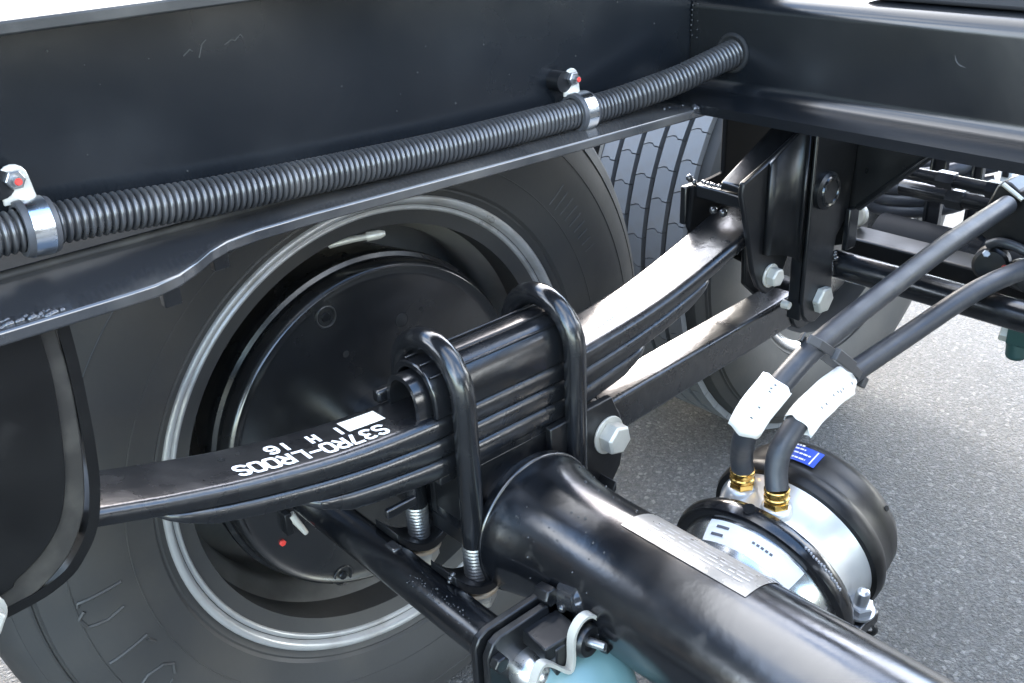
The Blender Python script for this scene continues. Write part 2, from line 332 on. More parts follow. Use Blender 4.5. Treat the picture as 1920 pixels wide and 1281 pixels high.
# ------------------------------------------------------------------ corrugated conduit and its clamps
cpath = spline([(-.62, -.211, .432), (-.50, -.211, .431), (-.42, -.210, .429), (-.35, -.210, .425), (-.269, -.210, .418), (-.154, -.210, .412), (-.041, -.210, .408), (.093, -.210, .407), (.16, -.212, .407), (.203, -.222, .413), (.25, -.233, .421), (.29, -.240, .430), (.325, -.246, .438), (.36, -.252, .446)], 12)
PITCH = .0052
cp = resample(cpath, PITCH/6); r_ = []
for i in range(len(cp)):
    ph = (i % 6)/6
    r_.append((.0141, .0149, .0150, .0143, .0118, .0116)[i % 6])
bm = B(); tube(bm, cp, r_, 22)
tag(obj('corrugated_conduit', bm, M_COND, None, 50), 'grey ribbed plastic conduit lying along the beam above its lower flange', 'cable conduit')

def clamp(x, y, z, ang, label):
    c = thing('pipe_clamp', label, 'pipe clamp', (x, y, z), 'pipe clamps on the ribbed conduit')
    d = V((math.cos(ang), 0, math.sin(ang))); o = V((x, y, z))
    bm = B(); lathe(bm, [(-.011, .0156), (-.011, .0188), (-.0095, .0195), (.0095, .0195), (.011, .0188), (.011, .0156)], o, d, 40, closed=True); obj('rubber_liner', bm, M_STRAPR, c)
    bm = B(); lathe(bm, [(-.0068, .0194), (-.0068, .0205), (.0068, .0205), (.0068, .0194)], o, d, 48, closed=True); obj('band', bm, M_STEEL, c, 40)
    # tab up to the web, with stud and nut
    bm = B(); tb = []
    for k in range(9):
        a = PI*k/8; tb.append((x-.004+.0098*math.cos(a), z+.033+.0098*math.sin(a)))
    pts = [(x+.008, z+.016)] + tb + [(x-.0140, z+.016)]
    xz(pts, y+.010, y+.0075, bm); obj('tab', bm, M_ZINC, c, 40, .0008)
    s = V((x-.004, y+.0075, z+.033))
    bm = B(); hexa(bm, s, (0, -1, 0), .0068, .005); lathe(bm, [(0, .0032), (.010, .0032)], s, (0, -1, 0), 14); n_ = obj('nut', bm, M_THREAD, c, 30)
    bm = B(); lathe(bm, [(.0102, .0026), (.0112, .002)], s, (0, -1, 0), 12); obj('paint_mark', bm, M_RED, n_)
    bm = B(); lathe(bm, [(0, .010), (.016, .010)], (x-.014, -.187, z+.031), (0, -1, 0), 20); obj('stud_boss', bm, M_PLATE, c)
    return c
clamp(.128, -.210, .407, .0, 'zinc pipe clamp with rubber liner halfway along the ribbed conduit')
clamp(-.398, -.210, .4285, -.06, 'zinc pipe clamp with rubber liner at the left end of the ribbed conduit')

# ------------------------------------------------------------------ near wheel
wheel = thing('truck_wheel', 'large black tyre on silver steel rim behind the leaf spring', 'wheel', (0, .12, GZ))
tp = [(.012, .262), (.004, .287), (-.003, .302), (-.006, .306), (-.0055, .3085), (-.010, .312), (-.015, .330), (-.0205, .350), (-.0235, .372), (-.024, .395), (-.020, .418), (-.012, .438), (-.0105, .4385), (-.0075, .4400), (-.0070, .4418), (-.0085, .4430), (-.004, .4450), (.000, .452), (.006, .460), (.0075, .4605), (.009, .463), (.018, .471), (.034, .4795), (.044, .4830)]
for gpos in (.065, .108, .152, .195): tp += [(gpos-.006, .4840), (gpos-.005, .472), (gpos+.005, .472), (gpos+.006, .4840)]
tp += [(.226, .4810), (.243, .470), (.262, .44), (.282, .40), (.275, .35), (.26, .30), (.25, .262)]
bm = B(); lathe(bm, tp, n=160, closed=True); tyre = obj('tyre', bm, M_RUB, wheel, 25)
bm = B(); lathe(bm, [(y+.335, r) for y, r in tp], n=72, closed=True); obj('outer_tyre', bm, M_RUB, wheel, 25)
# raised letters on the sidewall: thin moulded outlines
def side_y(r): return interp([(.312, -.010), (.33, -.015), (.35, -.0205), (.372, -.0235), (.395, -.024), (.418, -.020), (.438, -.012)], r)
def on_side(a, r): return V((r*math.cos(a), side_y(r)-.0002, r*math.sin(a)))
ta = lambda px, pz: (math.atan2(pz, px), math.hypot(px, pz))
bm = B()
for r_m in (.3435, .4085):
    ring(bm, (0, side_y(r_m), 0), (0, 1, 0), r_m, .0009, 150, 6)
def outline(P, rad=.0022):
    Q = []
    for (a, r), (a2, r2) in zip(P, P[1:]):
        for k in range(5): Q.append(on_side(a+(a2-a)*k/5, r+(r2-r)*k/5))
    Q.append(on_side(*P[-1])); tube(bm, Q, rad, 6)
A0 = math.radians(182)
for da, P in ((0, [(0, .36), (0, .405), (.012, .406)]), (.06, [(-.03, .402), (-.012, .409), (.02, .405), (.03, .385), (.02, .366)]), (.22, [(0, .36), (0, .405)]), (.235, [(0, .362), (.03, .358)]),
              (.36, [(.05, .403), (.02, .409), (-.01, .40), (-.022, .385), (-.01, .368), (.02, .360), (.05, .366)])):
    outline([(A0+da+a, r) for a, r in P])
for k in range(6):
    a = math.radians(206)+k*.05
    outline([(a, .372), (a+.012, .395)], .0009)
for k in range(9):                               # ribs of moulded marks, upper right of the sidewall
    a = math.radians(42-k*2.1)
    outline([(a, .350+.001*k), (a+.004, .382-.0012*k)], .0010)
obj('raised_letters', bm, M_RUB, tyre, 40)
rp = [(-.0035, .2985), (-.0050, .2965), (-.0050, .2925), (-.002, .2898), (.0022, .2886), (.0042, .2872), (.0040, .2858), (.0022, .2848), (.0020, .2822), (.0040, .2806), (.0062, .2800)]
bm = B(); lathe(bm, [(.020, .299), (.004, .3005)]+rp, n=160, caps=False); rim = obj('rim', bm, M_RIM, wheel, 60)
bm = B(); lathe(bm, [(.006, .2800), (.010, .2770), (.022, .2715), (.040, .2665), (.055, .262), (.075, .247), (.105, .246), (.125, .258), (.165, .262), (.175, .255), (.185, .22), (.186, .08)], n=140, caps=False); obj('rim_barrel', bm, M_BARREL, rim, 60)
bm = B()                                          # two fine lines of stamped print on the barrel, bottom
random.seed(3)
for row in (0, 1):
    a = math.radians(218)
    while a < math.radians(262):
        l = random.uniform(.004, .018)
        y0 = .020+row*.0055
        rr = interp([(.010, .2770), (.022, .2715), (.040, .2665)], y0)-.0011
        lathe(bm, [(0, rr), (.0028, rr)], (0, y0, 0), (0, 1, 0), 3, (1, 0, 0), caps=False, a0=a, a1=a+l) if False else None
        P0 = [V((rr*math.cos(t), y0, rr*math.sin(t))) for t in (a, a+l*.5, a+l)]; P1 = [p+V((0, .0030, 0)) for p in P0]
        vs_ = [bm.verts.new(p) for p in P0+P1]
        bm.faces.new((vs_[0], vs_[1], vs_[4], vs_[3])); bm.faces.new((vs_[1], vs_[2], vs_[5], vs_[4]))
        a += l+random.uniform(.002, .007)
obj('stamped_print', bm, M_STAMP, rim)
bm = B(); tube(bm, spline([(-.02, .06, .238), (.0, .045, .243), (.016, .030, .247)], 6), .004, 10); lathe(bm, [(0, .006), (.016, .0055), (.022, .003)], (.014, .030, .247), (.7, -.5, .1), 12); obj('valve_stem', bm, M_ZINC, wheel)

rw = thing('truck_wheel', 'tyre of an axle behind, added to shade the ground past the lower left corner', 'wheel', (-1.12, .12, GZ))
bm = B(); lathe(bm, tp, (-1.12, 0, .015), n=96, closed=True); obj('tyre', bm, M_RUB, rw, 25)  # wheel added behind, almost wholly hidden, to darken the lower left ground
bm = B(); lathe(bm, [(y+.335, r) for y, r in tp], (-1.12, 0, .015), n=64, closed=True); obj('outer_tyre', bm, M_RUB, rw, 25)

# ------------------------------------------------------------------ drum brake
drum = thing('drum_brake', 'black round brake drum and dust cover inside the silver rim', 'drum brake', (0, .1, 0))
bm = B(); lathe(bm, [(.18, .205), (.060, .2205), (.046, .2225), (.040, .2215), (.038, .2165), (.030, .2160)], n=120, caps=False); obj('drum', bm, M_FRAME, drum, 40)
bm = B(); lathe(bm, [(.030, .2162), (.018, .2158), (.0125, .2140), (.0105, .2110), (.0118, .2080), (.0150, .2050), (.0152, .198), (.0140, .190), (.0135, .06)], n=120, caps=False); cover = obj('dust_cover', bm, M_COVER, drum, 50)
for x, z, r in ((.040, .136, .0088), (-.043, .120, .0038), (.070, .141, .0022)):
    bm = B(); lathe(bm, [(-.0003, r), (-.0008, r*.9)], (x, .0137, z), (0, 1, 0), 28); ring(bm, (x, .0133, z), (0, 1, 0), r, .0006, 28, 6); obj('inspection_hole', bm, M_HOLE, cover)
for x, z in ((-.063, .175), (-.089, -.183)):
    bm = B(); ring(bm, (x, .0135, z), (0, 1, 0), .0125, .0016, 30, 8); lathe(bm, [(0, .006), (-.002, .005)], (x, .0136, z), (0, 1, 0), 18); obj('rubber_plug', bm, M_FRAME, cover)
bm = B(); hexa(bm, (-.163, .0136, -.090), (0, -1, 0), .0042, .003); obj('paint_mark', bm, M_RED, cover)
bm = B(); tube(bm, [(-.150, .006, -.052), (-.138, .0, -.080)], [.0055, .0035], 10); lathe(bm, [(0, .0035), (.003, .003)], (-.138, .0, -.080), (.4, -.2, -.9), 10); obj('adjuster_pin', bm, M_ZINC, cover)
bm = B(); box(bm, (-.155, .008, -.062), (.009, .012, .030)); obj('lug', bm, M_PLATE, cover, 30, .001)

# ------------------------------------------------------------------ leaf spring
spr = thing('leaf_spring', 'black three-leaf spring with white stencilled lettering, arching under the beam', 'leaf spring', (0, -.2, .1))
ZT = [(-.60, .270), (-.50, .240), (-.407, .2125), (-.356, .1975), (-.295, .182), (-.239, .171), (-.19, .1635), (-.136, .1588), (-.08, .157), (.08, .157), (.104, .1575), (.198, .1675), (.266, .180), (.332, .197), (.389, .214), (.45, .234), (.54, .266)]
ZTs = spline([(x, 0, z) for x, z in ZT], 6)
TOP = [(p.x, p.z) for p in ZTs]
def thick(x): return .0222-.0075*min(1, max(0, (abs(x)-.1)/.3))
def ltop(x, k):
    z = interp(TOP, x)
    for j in range(k): z -= thick(x)+.0003
    return z
Y0, Y1 = -.2375, -.1645
def leaf(k, x0, x1, tip=0, droop=0):
    bm = B(); rings = []; n = 72
    for i in range(n+1):
        x = x0+(x1-x0)*i/n; zt = ltop(x, k); t = thick(x)
        if tip:
            e = min(abs(x-x0), abs(x1-x)); t *= .35+.65*min(1, e/tip)
        t0 = t; rr = min(.0098, t0*.48); yi0, yi1 = Y0, Y1
        if tip:
            e = min(abs(x-x0), abs(x1-x)); ins = .012*max(0, 1-e/.02)**2; yi0 += ins; yi1 -= ins
        dz = (interp(TOP, x+.002)-interp(TOP, x-.002))/.004; nx = -dz*.6
        pr = []
        rb = min(.0028, t0*.3); rr = min(rr, t0-rb-.0005)
        for cy, cz, a, rq in ((yi0+rr, -rr, PI/2, rr), (yi0+rb, -t0+rb, PI, rb), (yi1-rb, -t0+rb, 1.5*PI, rb), (yi1-rr, -rr, 0, rr)):
            for q in range(5):
                aa = a+PI/2*q/4; yy = cy+rq*math.cos(aa); zz = cz+rq*math.sin(aa)
                pr.append((x+nx*zz*-1*-1, yy, zt+zz))
        rings.append(pr)
    loft(bm, rings, True, True)
    return obj('leaf', bm, M_SPRING, spr, 40)
main_leaf = leaf(0, -.58, .46)
leaf(1, -.372, .327, .045)
leaf(2, -.245, .212, .045)
bm = B(); box(bm, (-.150, -.2375, .083), (.035, .006, .010)); box(bm, (.0, -.201, .0865), (.20, .070, .010)); obj('spacer_plate', bm, M_SPRING, spr, 30, .0015)
# lettering: stencil strokes laid on the top leaf, read from the far side
GL = {'0': [[(.36, 0), (.14, 0), (0, .22), (0, .78), (.14, 1), (.36, 1)], [(.54, 0), (.74, 0), (.88, .22), (.88, .78), (.74, 1), (.54, 1)]],
      'S': [[(.82, .84), (.66, 1), (.2, 1), (.02, .82), (.1, .58), (.74, .42), (.84, .2), (.68, 0), (.2, 0), (0, .16)]],
      '3': [[(.05, .92), (.25, 1), (.62, 1), (.8, .8), (.66, .56), (.3, .53)], [(.62, .47), (.84, .25), (.66, 0), (.2, 0), (.02, .12)]],
      '7': [[(0, 1), (.84, 1)], [(.82, .84), (.38, 0)]], 'R': [[(.04, 0), (.04, 1)], [(.3, 1), (.68, 1), (.84, .86), (.84, .66), (.68, .5), (.3, .5)], [(.46, .36), (.84, 0)]],
      'L': [[(.05, 1), (.05, 0)], [(.28, .06), (.82, .06)]], '-': [[(.0, .5), (.8, .5)]], '1': [[(.42, 0), (.42, 1)]], 'H': [[(.1, 0), (.1, 1)], [(.74, 0), (.74, 1)], [(.28, .5), (.56, .5)]],
      '6': [[(.76, .9), (.6, 1), (.22, 1), (0, .76), (0, .24), (.2, 0), (.62, 0), (.82, .2), (.78, .46), (.6, .57), (.28, .55)]], 'I': [[(.42, 0), (.42, 1)]]}
def text_strokes(bm, items, wst, fn):
    for ch, x0, y0, wd, ht in items:
        for st in GL[ch]:
            P = [V((x0+px*wd, y0+py*ht, 0)) for px, py in st]; P = resample(P, .0012)
            lft, rgt = [], []
            for i, p in enumerate(P):
                t = (P[min(i+1, len(P)-1)]-P[max(0, i-1)]).normalized(); nn = V((-t.y, t.x, 0))*wst*.6
                ex = V((0, 0, 0))
                if i == 0: ex = -t*wst*.3
                if i == len(P)-1: ex = t*wst*.3
                lft.append(bm.verts.new(fn(p+nn+ex))); rgt.append(bm.verts.new(fn(p-nn+ex)))
            for i in range(len(P)-1): bm.faces.new((lft[i], lft[i+1], rgt[i+1], rgt[i]))
def on_leaf(p):      # text x runs towards -X, text up towards the viewer (-Y)
    X = -p.x; Y = -p.y; return V((X, Y, interp(TOP, X)+.0007))
bm = B(); s1 = 'S37R0-LR00S'; adv = (.298-.1435)/len(s1)
text_strokes(bm, [(c, .1435+i*adv+.001, .2075, adv*.84, .0170) for i, c in enumerate(s1)], .0031, on_leaf)
text_strokes(bm, [(c, x, .1868, .0112, .0138) for c, x in (('1', .176), ('H', .2035), ('1', .232), ('6', .2455))], .0029, on_leaf)
obj('stencil_lettering', bm, M_STENCIL, main_leaf, 180)
bm = B(); rows = []
for i in range(9):
    X = -.174+.041*i/8; rows.append([bm.verts.new((X, -.201, interp(TOP, X)+.0009)), bm.verts.new((X-.0005, -.180, interp(TOP, X)+.0009))])
for a, b_ in zip(rows, rows[1:]): bm.faces.new((a[0], b_[0], b_[1], a[1]))
obj('cream_label', bm, M_CREAM, main_leaf, 180)
# worn whitish chalk streak on the right hand side of the top leaf
bm = B()
for k in range(7):
    X = .150+.008*k; tube(bm, [(X, -.213+.0008*k, interp(TOP, X)+.0003), (X+.0065, -.2125+.0008*k, interp(TOP, X+.0065)+.0003)], .0011, 6)
obj('chalk_streak', bm, M_STENCIL, main_leaf)

# ------------------------------------------------------------------ spring top saddle (hollow half-round block under the U-bolts)
sad = thing('spring_saddle', 'hollow half-round black saddle block clamped on top of the leaf spring', 'spring saddle', (0, -.201, .157))
def arch(cy, z0, a, h, n=18, pw=2.5):
    return [(cy+a*math.copysign(abs(math.cos(t))**(2/pw), math.cos(t)), z0+h*math.sin(t)**(2/pw)) for t in (PI-PI*k/n for k in range(n+1))]
def shell(bm, x0, x1, cy, z0, a, h, th):
    o_ = arch(cy, z0, a, h); i_ = arch(cy, z0, a-th, h-th)[::-1]; P = o_+i_
    prism(bm, [(x0, y, z) for y, z in P], (x1-x0, 0, 0))
bm = B(); shell(bm, -.098, .092, -.201, .1565, .0365, .050, .007); obj('outer_shell', bm, M_PAINT, sad, 32, .0015)
bm = B(); shell(bm, -.112, .088, -.201, .1565, .0265, .040, .005); obj('inner_sleeve', bm, M_PAINT, sad, 40)
bm = B(); box(bm, (-.004, -.1655, .164), (.232, .012, .014)); obj('base_lip', bm, M_PAINT, sad, 30, .003)
bm = B()
for dy, zz in ((-.012, .2072), (.012, .2072), (-.027, .199)): box(bm, (-.003, -.201+dy, zz), (.186, .003, .002))
obj('raised_rib', bm, M_PAINT, sad, 30, .0008)

# ------------------------------------------------------------------ U-bolts
def ubolt(x, label):
    u = thing('u_bolt', label, 'U-bolt', (x, -.201, -.03), 'U-bolts clamping the leaf spring')
    r = .0122; yc = -.201; hw = .0495; zc = .1735; P = []
    for z in (-.062, -.03, 0, .05, .1, .15): P.append((x, yc-hw, z))
    for k in range(13):
        a = PI-PI*k/12; P.append((x, yc+hw*math.cos(a), zc+.049*math.sin(a)))
    for z in (.15, .1, .05, 0, -.03, -.062): P.append((x, yc+hw, z))
    bm = B(); tube(bm, P, r, 24); obj('rod', bm, M_PAINT, u, 60)
    for sy in (-1, 1):
        bm = B(); pr = []
        for k in range(16): pr += [(-.062+k*.0042, .0122), (-.062+k*.0042+.0021, .01285)]
        pr = [(-.0625, .0115)]+pr+[(.005, .0122)]
        lathe(bm, pr, (x, yc+sy*hw, 0), (0, 0, 1), 24); obj('thread', bm, M_THREAD, u, 20)
        bm = B(); lathe(bm, [(-.040, .0235), (-.0365, .0235)], (x, yc+sy*hw, -.009), (0, 0, 1), 28); obj('washer', bm, M_NUTT, u, 30)
        bm = B(); hexa(bm, (x, yc+sy*hw, -.049), (0, 0, -1), .0205, .020); obj('nut', bm, M_ZINC, u, 25, .001)
    return u
ub = ubolt(-.075, 'thick black U-bolt left of the saddle block, its threaded end showing')
u2 = dup(ub, (.150, 0, 0), 'thick black U-bolt right of the saddle block, standing above the axle')

# ------------------------------------------------------------------ axle with seat
axle = thing('axle', 'thick glossy black tubular axle running down towards the lower right', 'axle', (0, -.6, 0))
bm = B(); lathe(bm, [(-1.22, .0678), (-.375, .0678), (-.350, .0680), (-.330, .0688), (-.312, .0702), (-.297, .0725), (-.284, .0755), (-.274, .0780), (-.262, .0790), (-.255, .0790)], n=80); lathe(bm, [(-.26, .062), (.02, .062)], n=40); obj('tube', bm, M_AXLE, axle, 60)
bm = B(); ring(bm, (0, -.264, 0), (0, 1, 0), .0780, .0028, 70, 8); ring(bm, (0, -.279, 0), (0, 1, 0), .0748, .0016, 60, 6); ring(bm, (0, -.291, 0), (0, 1, 0), .0715, .0014, 60, 6)
obj('weld_collar', bm, M_AXLE, axle, 60)
bm = B(); random.seed(11)                        # weld spatter grains on the tube
for k in range(60):
    a = random.uniform(40, 190); y = -random.uniform(.28, .42); a_ = math.radians(a); R_ = interp([(-.42, .0678), (-.350, .0680), (-.330, .0688), (-.312, .0702), (-.284, .0755)], y)
    bmesh.ops.create_icosphere(bm, subdivisions=1, radius=random.uniform(.0006, .0016), matrix=Matrix.Translation((R_*math.cos(a_), y, R_*math.sin(a_))))
obj('weld_spatter', bm, M_AXLE, axle, 60)['kind'] = 'stuff'
bm = B(); lathe(bm, [(-1.25-y, r) for y, r in tp], n=72, closed=True); obj('opposite_tyre', bm, M_RUB, axle, 25)
# foil label wrapped round the tube
def on_tube(a, y, lift=.0006): return V(((.0678+lift)*math.cos(a), y, (.0678+lift)*math.sin(a)))
def patch(bm, a0, a1, y0, y1, lift, n=10, skew=0):
    R_ = [[bm.verts.new(on_tube(a0+(a1-a0)*i/n, y+skew*i/n, lift)) for y in (y0, (y0+y1)/2, y1)] for i in range(n+1)]
    for a, b_ in zip(R_, R_[1:]):
        for j in range(2): bm.faces.new((a[j], a[j+1], b_[j+1], b_[j]))
bm = B(); patch(bm, math.radians(40), math.radians(96), -.392, -.535, .0007); lab = obj('foil_label', bm, M_SILVERL, axle, 180)
bm = B(); random.seed(5)
for row in range(5):
    a = math.radians(84-row*5.2); y = -.412
    while y > -.523:
        l = random.uniform(.004, .016); patch(bm, a, a+math.radians(1.3), y, max(y-l, -.525), .0011, 1); y -= l+random.uniform(.002, .006)
obj('label_print', bm, M_GREYINK, lab, 180)
# spring seat under the leaves
seat = thing('axle_mount', 'black welded mount between the leaf stack and the axle', 'axle mount', (0, -.2, 0))
bm = B(); xz([(-.064, .083), (.064, .083), (.064, .0), (.045, -.03), (-.045, -.03), (-.064, .0)], -.236, -.228, bm); obj('front_plate', bm, M_PLATE, seat, 30, .0015)
bm = B(); xz([(-.064, .083), (.064, .083), (.064, .0), (.045, -.03), (-.045, -.03), (-.064, .0)], -.172, -.164, bm); obj('rear_plate', bm, M_PLATE, seat, 30, .0015)
bm = B(); box(bm, (-.057, -.200, .030), (.009, .080, .112)); obj('end_plate', bm, M_PLATE, seat, 30, .0015)
bm = B(); box(bm, (.054, -.200, .030), (.009, .070, .105)); obj('end_plate', bm, M_PLATE, seat, 30, .0015)
bm = B(); xz([(.040, .090), (.135, .092), (.150, .060), (.156, .028), (.150, -.005), (.132, -.028), (.10, -.045), (.045, -.05)], -.2475, -.2385, bm); xz([(.06, .07), (.128, .07), (.145, .028), (.11, -.03), (.06, -.03)], -.175, -.166, bm); obj('arm_bracket', bm, M_PLATE, seat, 30, .0015)
bolt(seat, (.128, -.2475, .046), (0, -1, 0), .0185, .018, hint=(.3, 0, 1))
# curved clamp plate below, cupped round the U-bolt threads
for sy in (-.2505, -.1515):
    bm = B(); o_, i_ = [], []
    for k in range(15):
        t = k/14; X = -.117+.090*t; zz = -.036+.034*(2*t-1)**2*(1.25 if t > .5 else .95)
        o_.append((X, zz-.010)); i_.append((X, zz+.001))
    xz(o_+i_[::-1], sy-.021, sy+.021, bm); obj('cupped_plate', bm, M_PLATE, seat, 40, .0012)
bm = B(); o_, i_ = [], []
for k in range(15):
    t = k/14; X = .033+.084*t; zz = -.036+.034*(2*t-1)**2; o_.append((X, zz-.010)); i_.append((X, zz+.001))
xz(o_+i_[::-1], -.272, -.14, bm); obj('cupped_plate', bm, M_PLATE, seat, 40, .0012)
bm = B(); beads(bm, [(-.058, -.238, .07), (-.058, -.238, -.02)], .0022, .006, .7); beads(bm, [(-.115, -.266, -.004), (-.118, -.262, -.012)], .0035, .006, .5); beads(bm, [(-.030, -.268, .010), (-.034, -.262, -.002)], .003, .006, .4); obj('weld_bead', bm, M_WELD, seat, 60)

# ------------------------------------------------------------------ torque arm
ta_ = thing('torque_arm', 'straight black torque arm from the axle seat up to the right hanger', 'torque arm', (.3, -.215, .07))
bm = B(); prof = []
A, Bp = V((.105, -.2125, .050)), V((.545, -.2125, .072)); d = (Bp-A).normalized(); u = V((0, 1, 0)); v = u.cross(d)*-1
rr = .006; cs = []
for cy, cz, a in ((-.024+rr, .024-rr, PI/2), (-.024+rr, -.024+rr, PI), (.024-rr, -.024+rr, 1.5*PI), (.024-rr, .024-rr, 0)):
    for q in range(5): cs.append((cy+rr*math.cos(a+PI/2*q/4), cz+rr*math.sin(a+PI/2*q/4)))
up_ = d.cross(u); up_ = up_ if up_.z > 0 else -up_
loft(bm, [[A+d*((Bp-A).length*t)+u*y+up_*z for y, z in cs] for t in (0, .25, .5, .75, 1)]); obj('bar', bm, M_SPRING, ta_, 40)
for c in (V((.128, -.2125, .046)), V((.528, -.2125, .070))):
    bm = B(); lathe(bm, [(-.028, .030), (-.026, .032), (.026, .032), (.028, .030)], c, (0, 1, 0), 36); obj('bush_eye', bm, M_PLATE, ta_, 40)

# ------------------------------------------------------------------ right hanger
han = thing('spring_hanger', 'black welded spring hanger with pale bolts below the beam at right', 'spring hanger', (.46, -.2, .25))
bm = B(); xz([(.490, .372), (.470, .326), (.40, .300), (.356, .286), (.354, .272), (.372, .215), (.386, .165), (.400, .140), (.418, .126), (.436, .130), (.448, .143), (.462, .170), (.52, .175), (.60, .175), (.60, .372)], -.2495, -.2415, bm); obj('side_plate', bm, M_PLATE, han, 30, .002)
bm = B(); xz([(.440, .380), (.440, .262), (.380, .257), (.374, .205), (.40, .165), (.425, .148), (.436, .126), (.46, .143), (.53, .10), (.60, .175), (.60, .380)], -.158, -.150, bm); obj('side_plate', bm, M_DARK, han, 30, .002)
# rounded cheek over the near plate
bm = B(); rings = []
for k in range(9):
    a = PI/2*k/8
    rings.append([(.402+.055*math.sin(a), -.2495-.020*(1-math.cos(a)), z) for z in (.185-.02*k/8, .300+.05*k/8)])
loft(bm, [[(x, y, z) for x, y, z in r] for r in rings], False, False); obj('curved_cheek', bm, M_PLATE, han, 60).modifiers.new('solid', 'SOLIDIFY').thickness = .006
# lower torque arm bracket, nearer the viewer
bm = B(); xz([(.462, .36), (.462, .105), (.468, .085), (.48, .073), (.496, .069), (.512, .075), (.525, .09), (.530, .112), (.524, .15), (.528, .18), (.550, .205), (.56, .36)], -.2745, -.2665, bm); obj('arm_plate', bm, M_PLATE, han, 30, .002)
bm = B(); box(bm, (.4665, -.262, .225), (.009, .020, .29)); obj('upright_rib', bm, M_PLATE, han, 30, .002)
bm = B(); xz([(.47, .18), (.475, .10), (.506, .072), (.525, .10), (.54, .18)], -.176, -.168, bm); obj('arm_plate', bm, M_PLATE, han, 30, .002)
bolt(han, (.421, -.2495, .1515), (0, -1, 0), .0125, .012, hint=(.2, 0, 1))
bolt(han, (.503, -.2745, .1000), (0, -1, 0), .0185, .010, washer=False, hint=(.1, 0, 1))
bm = B(); lathe(bm, [(0, .006), (.010, .005)], (.448, -.255, .105), (0, -1, 0), 16); obj('pin', bm, M_ZINC, han)
# cross lip and sloping plate the spring slides under
bm = B(); box(bm, (.393, -.199, .251), (.020, .090, .018)); obj('front_lip', bm, M_PAINT, han, 30, .003)
bm = B(); box(bm, (.386, -.146, .232), (.026, .010, .05)); obj('lip_side', bm, M_PLATE, han, 30, .002)
bm = B(); prism(bm, [(.380, -.237, .262), (.380, -.197, .262), (.51, -.197, .326), (.51, -.237, .326)], (0, 0, .010)); obj('sloping_plate', bm, M_PAINT, han, 30, .003)
bm = B(); beads(bm, [(.386, -.165, .264), (.386, -.236, .264)], .003, .005, .5); beads(bm, [(.386, -.152, .262), (.384, -.146, .266)], .005, .005, .3); obj('weld_bead', bm, M_WELD, han, 60)
for y in (-.185, -.200): 
    bm = B(); bmesh.ops.create_icosphere(bm, subdivisions=2, radius=.0055, matrix=Matrix.Translation((.385, y, .232))); obj('rivet', bm, M_WELD, han, 60)
bm = B(); lathe(bm, [(0, .024), (.006, .024), (.010, .019)], (.487, -.2745, .252), (0, -1, 0), 30); o = obj('boss', bm, M_PLATE, han, 30)
bm = B(); ring(bm, (.487, -.284, .252), (0, 1, 0), .017, .003, 30, 8); obj('boss_ring', bm, M_PAINT, o)

# gusset to the cross member
gus = thing('gusset_brace', 'thin black triangular gusset between the hanger and the cross member', 'gusset', (.55, -.3, .25))
bm = B(); prism(bm, [(.556, -.245, .374), (.556, -.46, .374), (.556, -.372, .300), (.556, -.283, .212), (.556, -.272, .160), (.556, -.245, .150)], (.009, 0, 0)); obj('plate', bm, M_PLATE, gus, 30, .0015)
bm = B(); box(bm, (.552, -.279, .186), (.022, .008, .056)); tube(bm, [(.556, -.284, .213), (.556, -.375, .303)], .005, 8); obj('edge_rim', bm, M_PAINT, gus, 30, .0015)

# ------------------------------------------------------------------ left hanger
hl = thing('spring_hanger', 'black hanger plate with curved edge at the left end of the spring', 'spring hanger', (-.5, -.25, .25))
pl = [(-.412, .376), (-.411, .33), (-.414, .29), (-.419, .255), (-.4265, .225), (-.441, .2), (-.459, .185), (-.48, .176), (-.51, .171), (-.70, .171), (-.70, .376)]
fc = spline([(-.424, 0, .382), (-.4235, 0, .34), (-.427, 0, .30), (-.433, 0, .262), (-.443, 0, .232), (-.459, 0, .212), (-.482, 0, .198), (-.51, 0, .190), (-.70, 0, .186)], 5)
bm = B(); xz([(p.x, p.z) for p in fc]+[(-.70, .382)], -.2525, -.2495, bm); obj('face_plate', bm, M_HOUSE, hl, 30, .001)
pe = spline([(-.404, 0, .376), (-.404, 0, .34), (-.4055, 0, .305), (-.408, 0, .27), (-.4125, 0, .238), (-.421, 0, .210), (-.434, 0, .191), (-.452, 0, .177), (-.49, 0, .170), (-.6, 0, .170)], 5)
bm = B(); rings = []
for i, p in enumerate(pe):
    t = (pe[min(i+1, len(pe)-1)]-pe[max(i-1, 0)]).normalized(); nn = V((t.z, 0, -t.x))
    rings.append([(p.x+nn.x*q, y, p.z+nn.z*q) for q, y in ((0, -.250), (.0, -.146), (.008, -.146), (.008, -.250))])
loft(bm, rings); obj('edge_strip', bm, M_HOUSE, hl, 40)
pls = spline([(x, 0, z) for x, z in pl[:9]], 5)
bm = B(); xz([(p.x-.001, p.z) for p in pls]+[(-.70, .171), (-.70, .380)], -.2494, -.2425, bm); obj('inner_plate', bm, M_DUSTY, hl, 30, .0015)
bolt(hl, (-.512, -.258, .187), (0, -1, 0), .0140, .012)

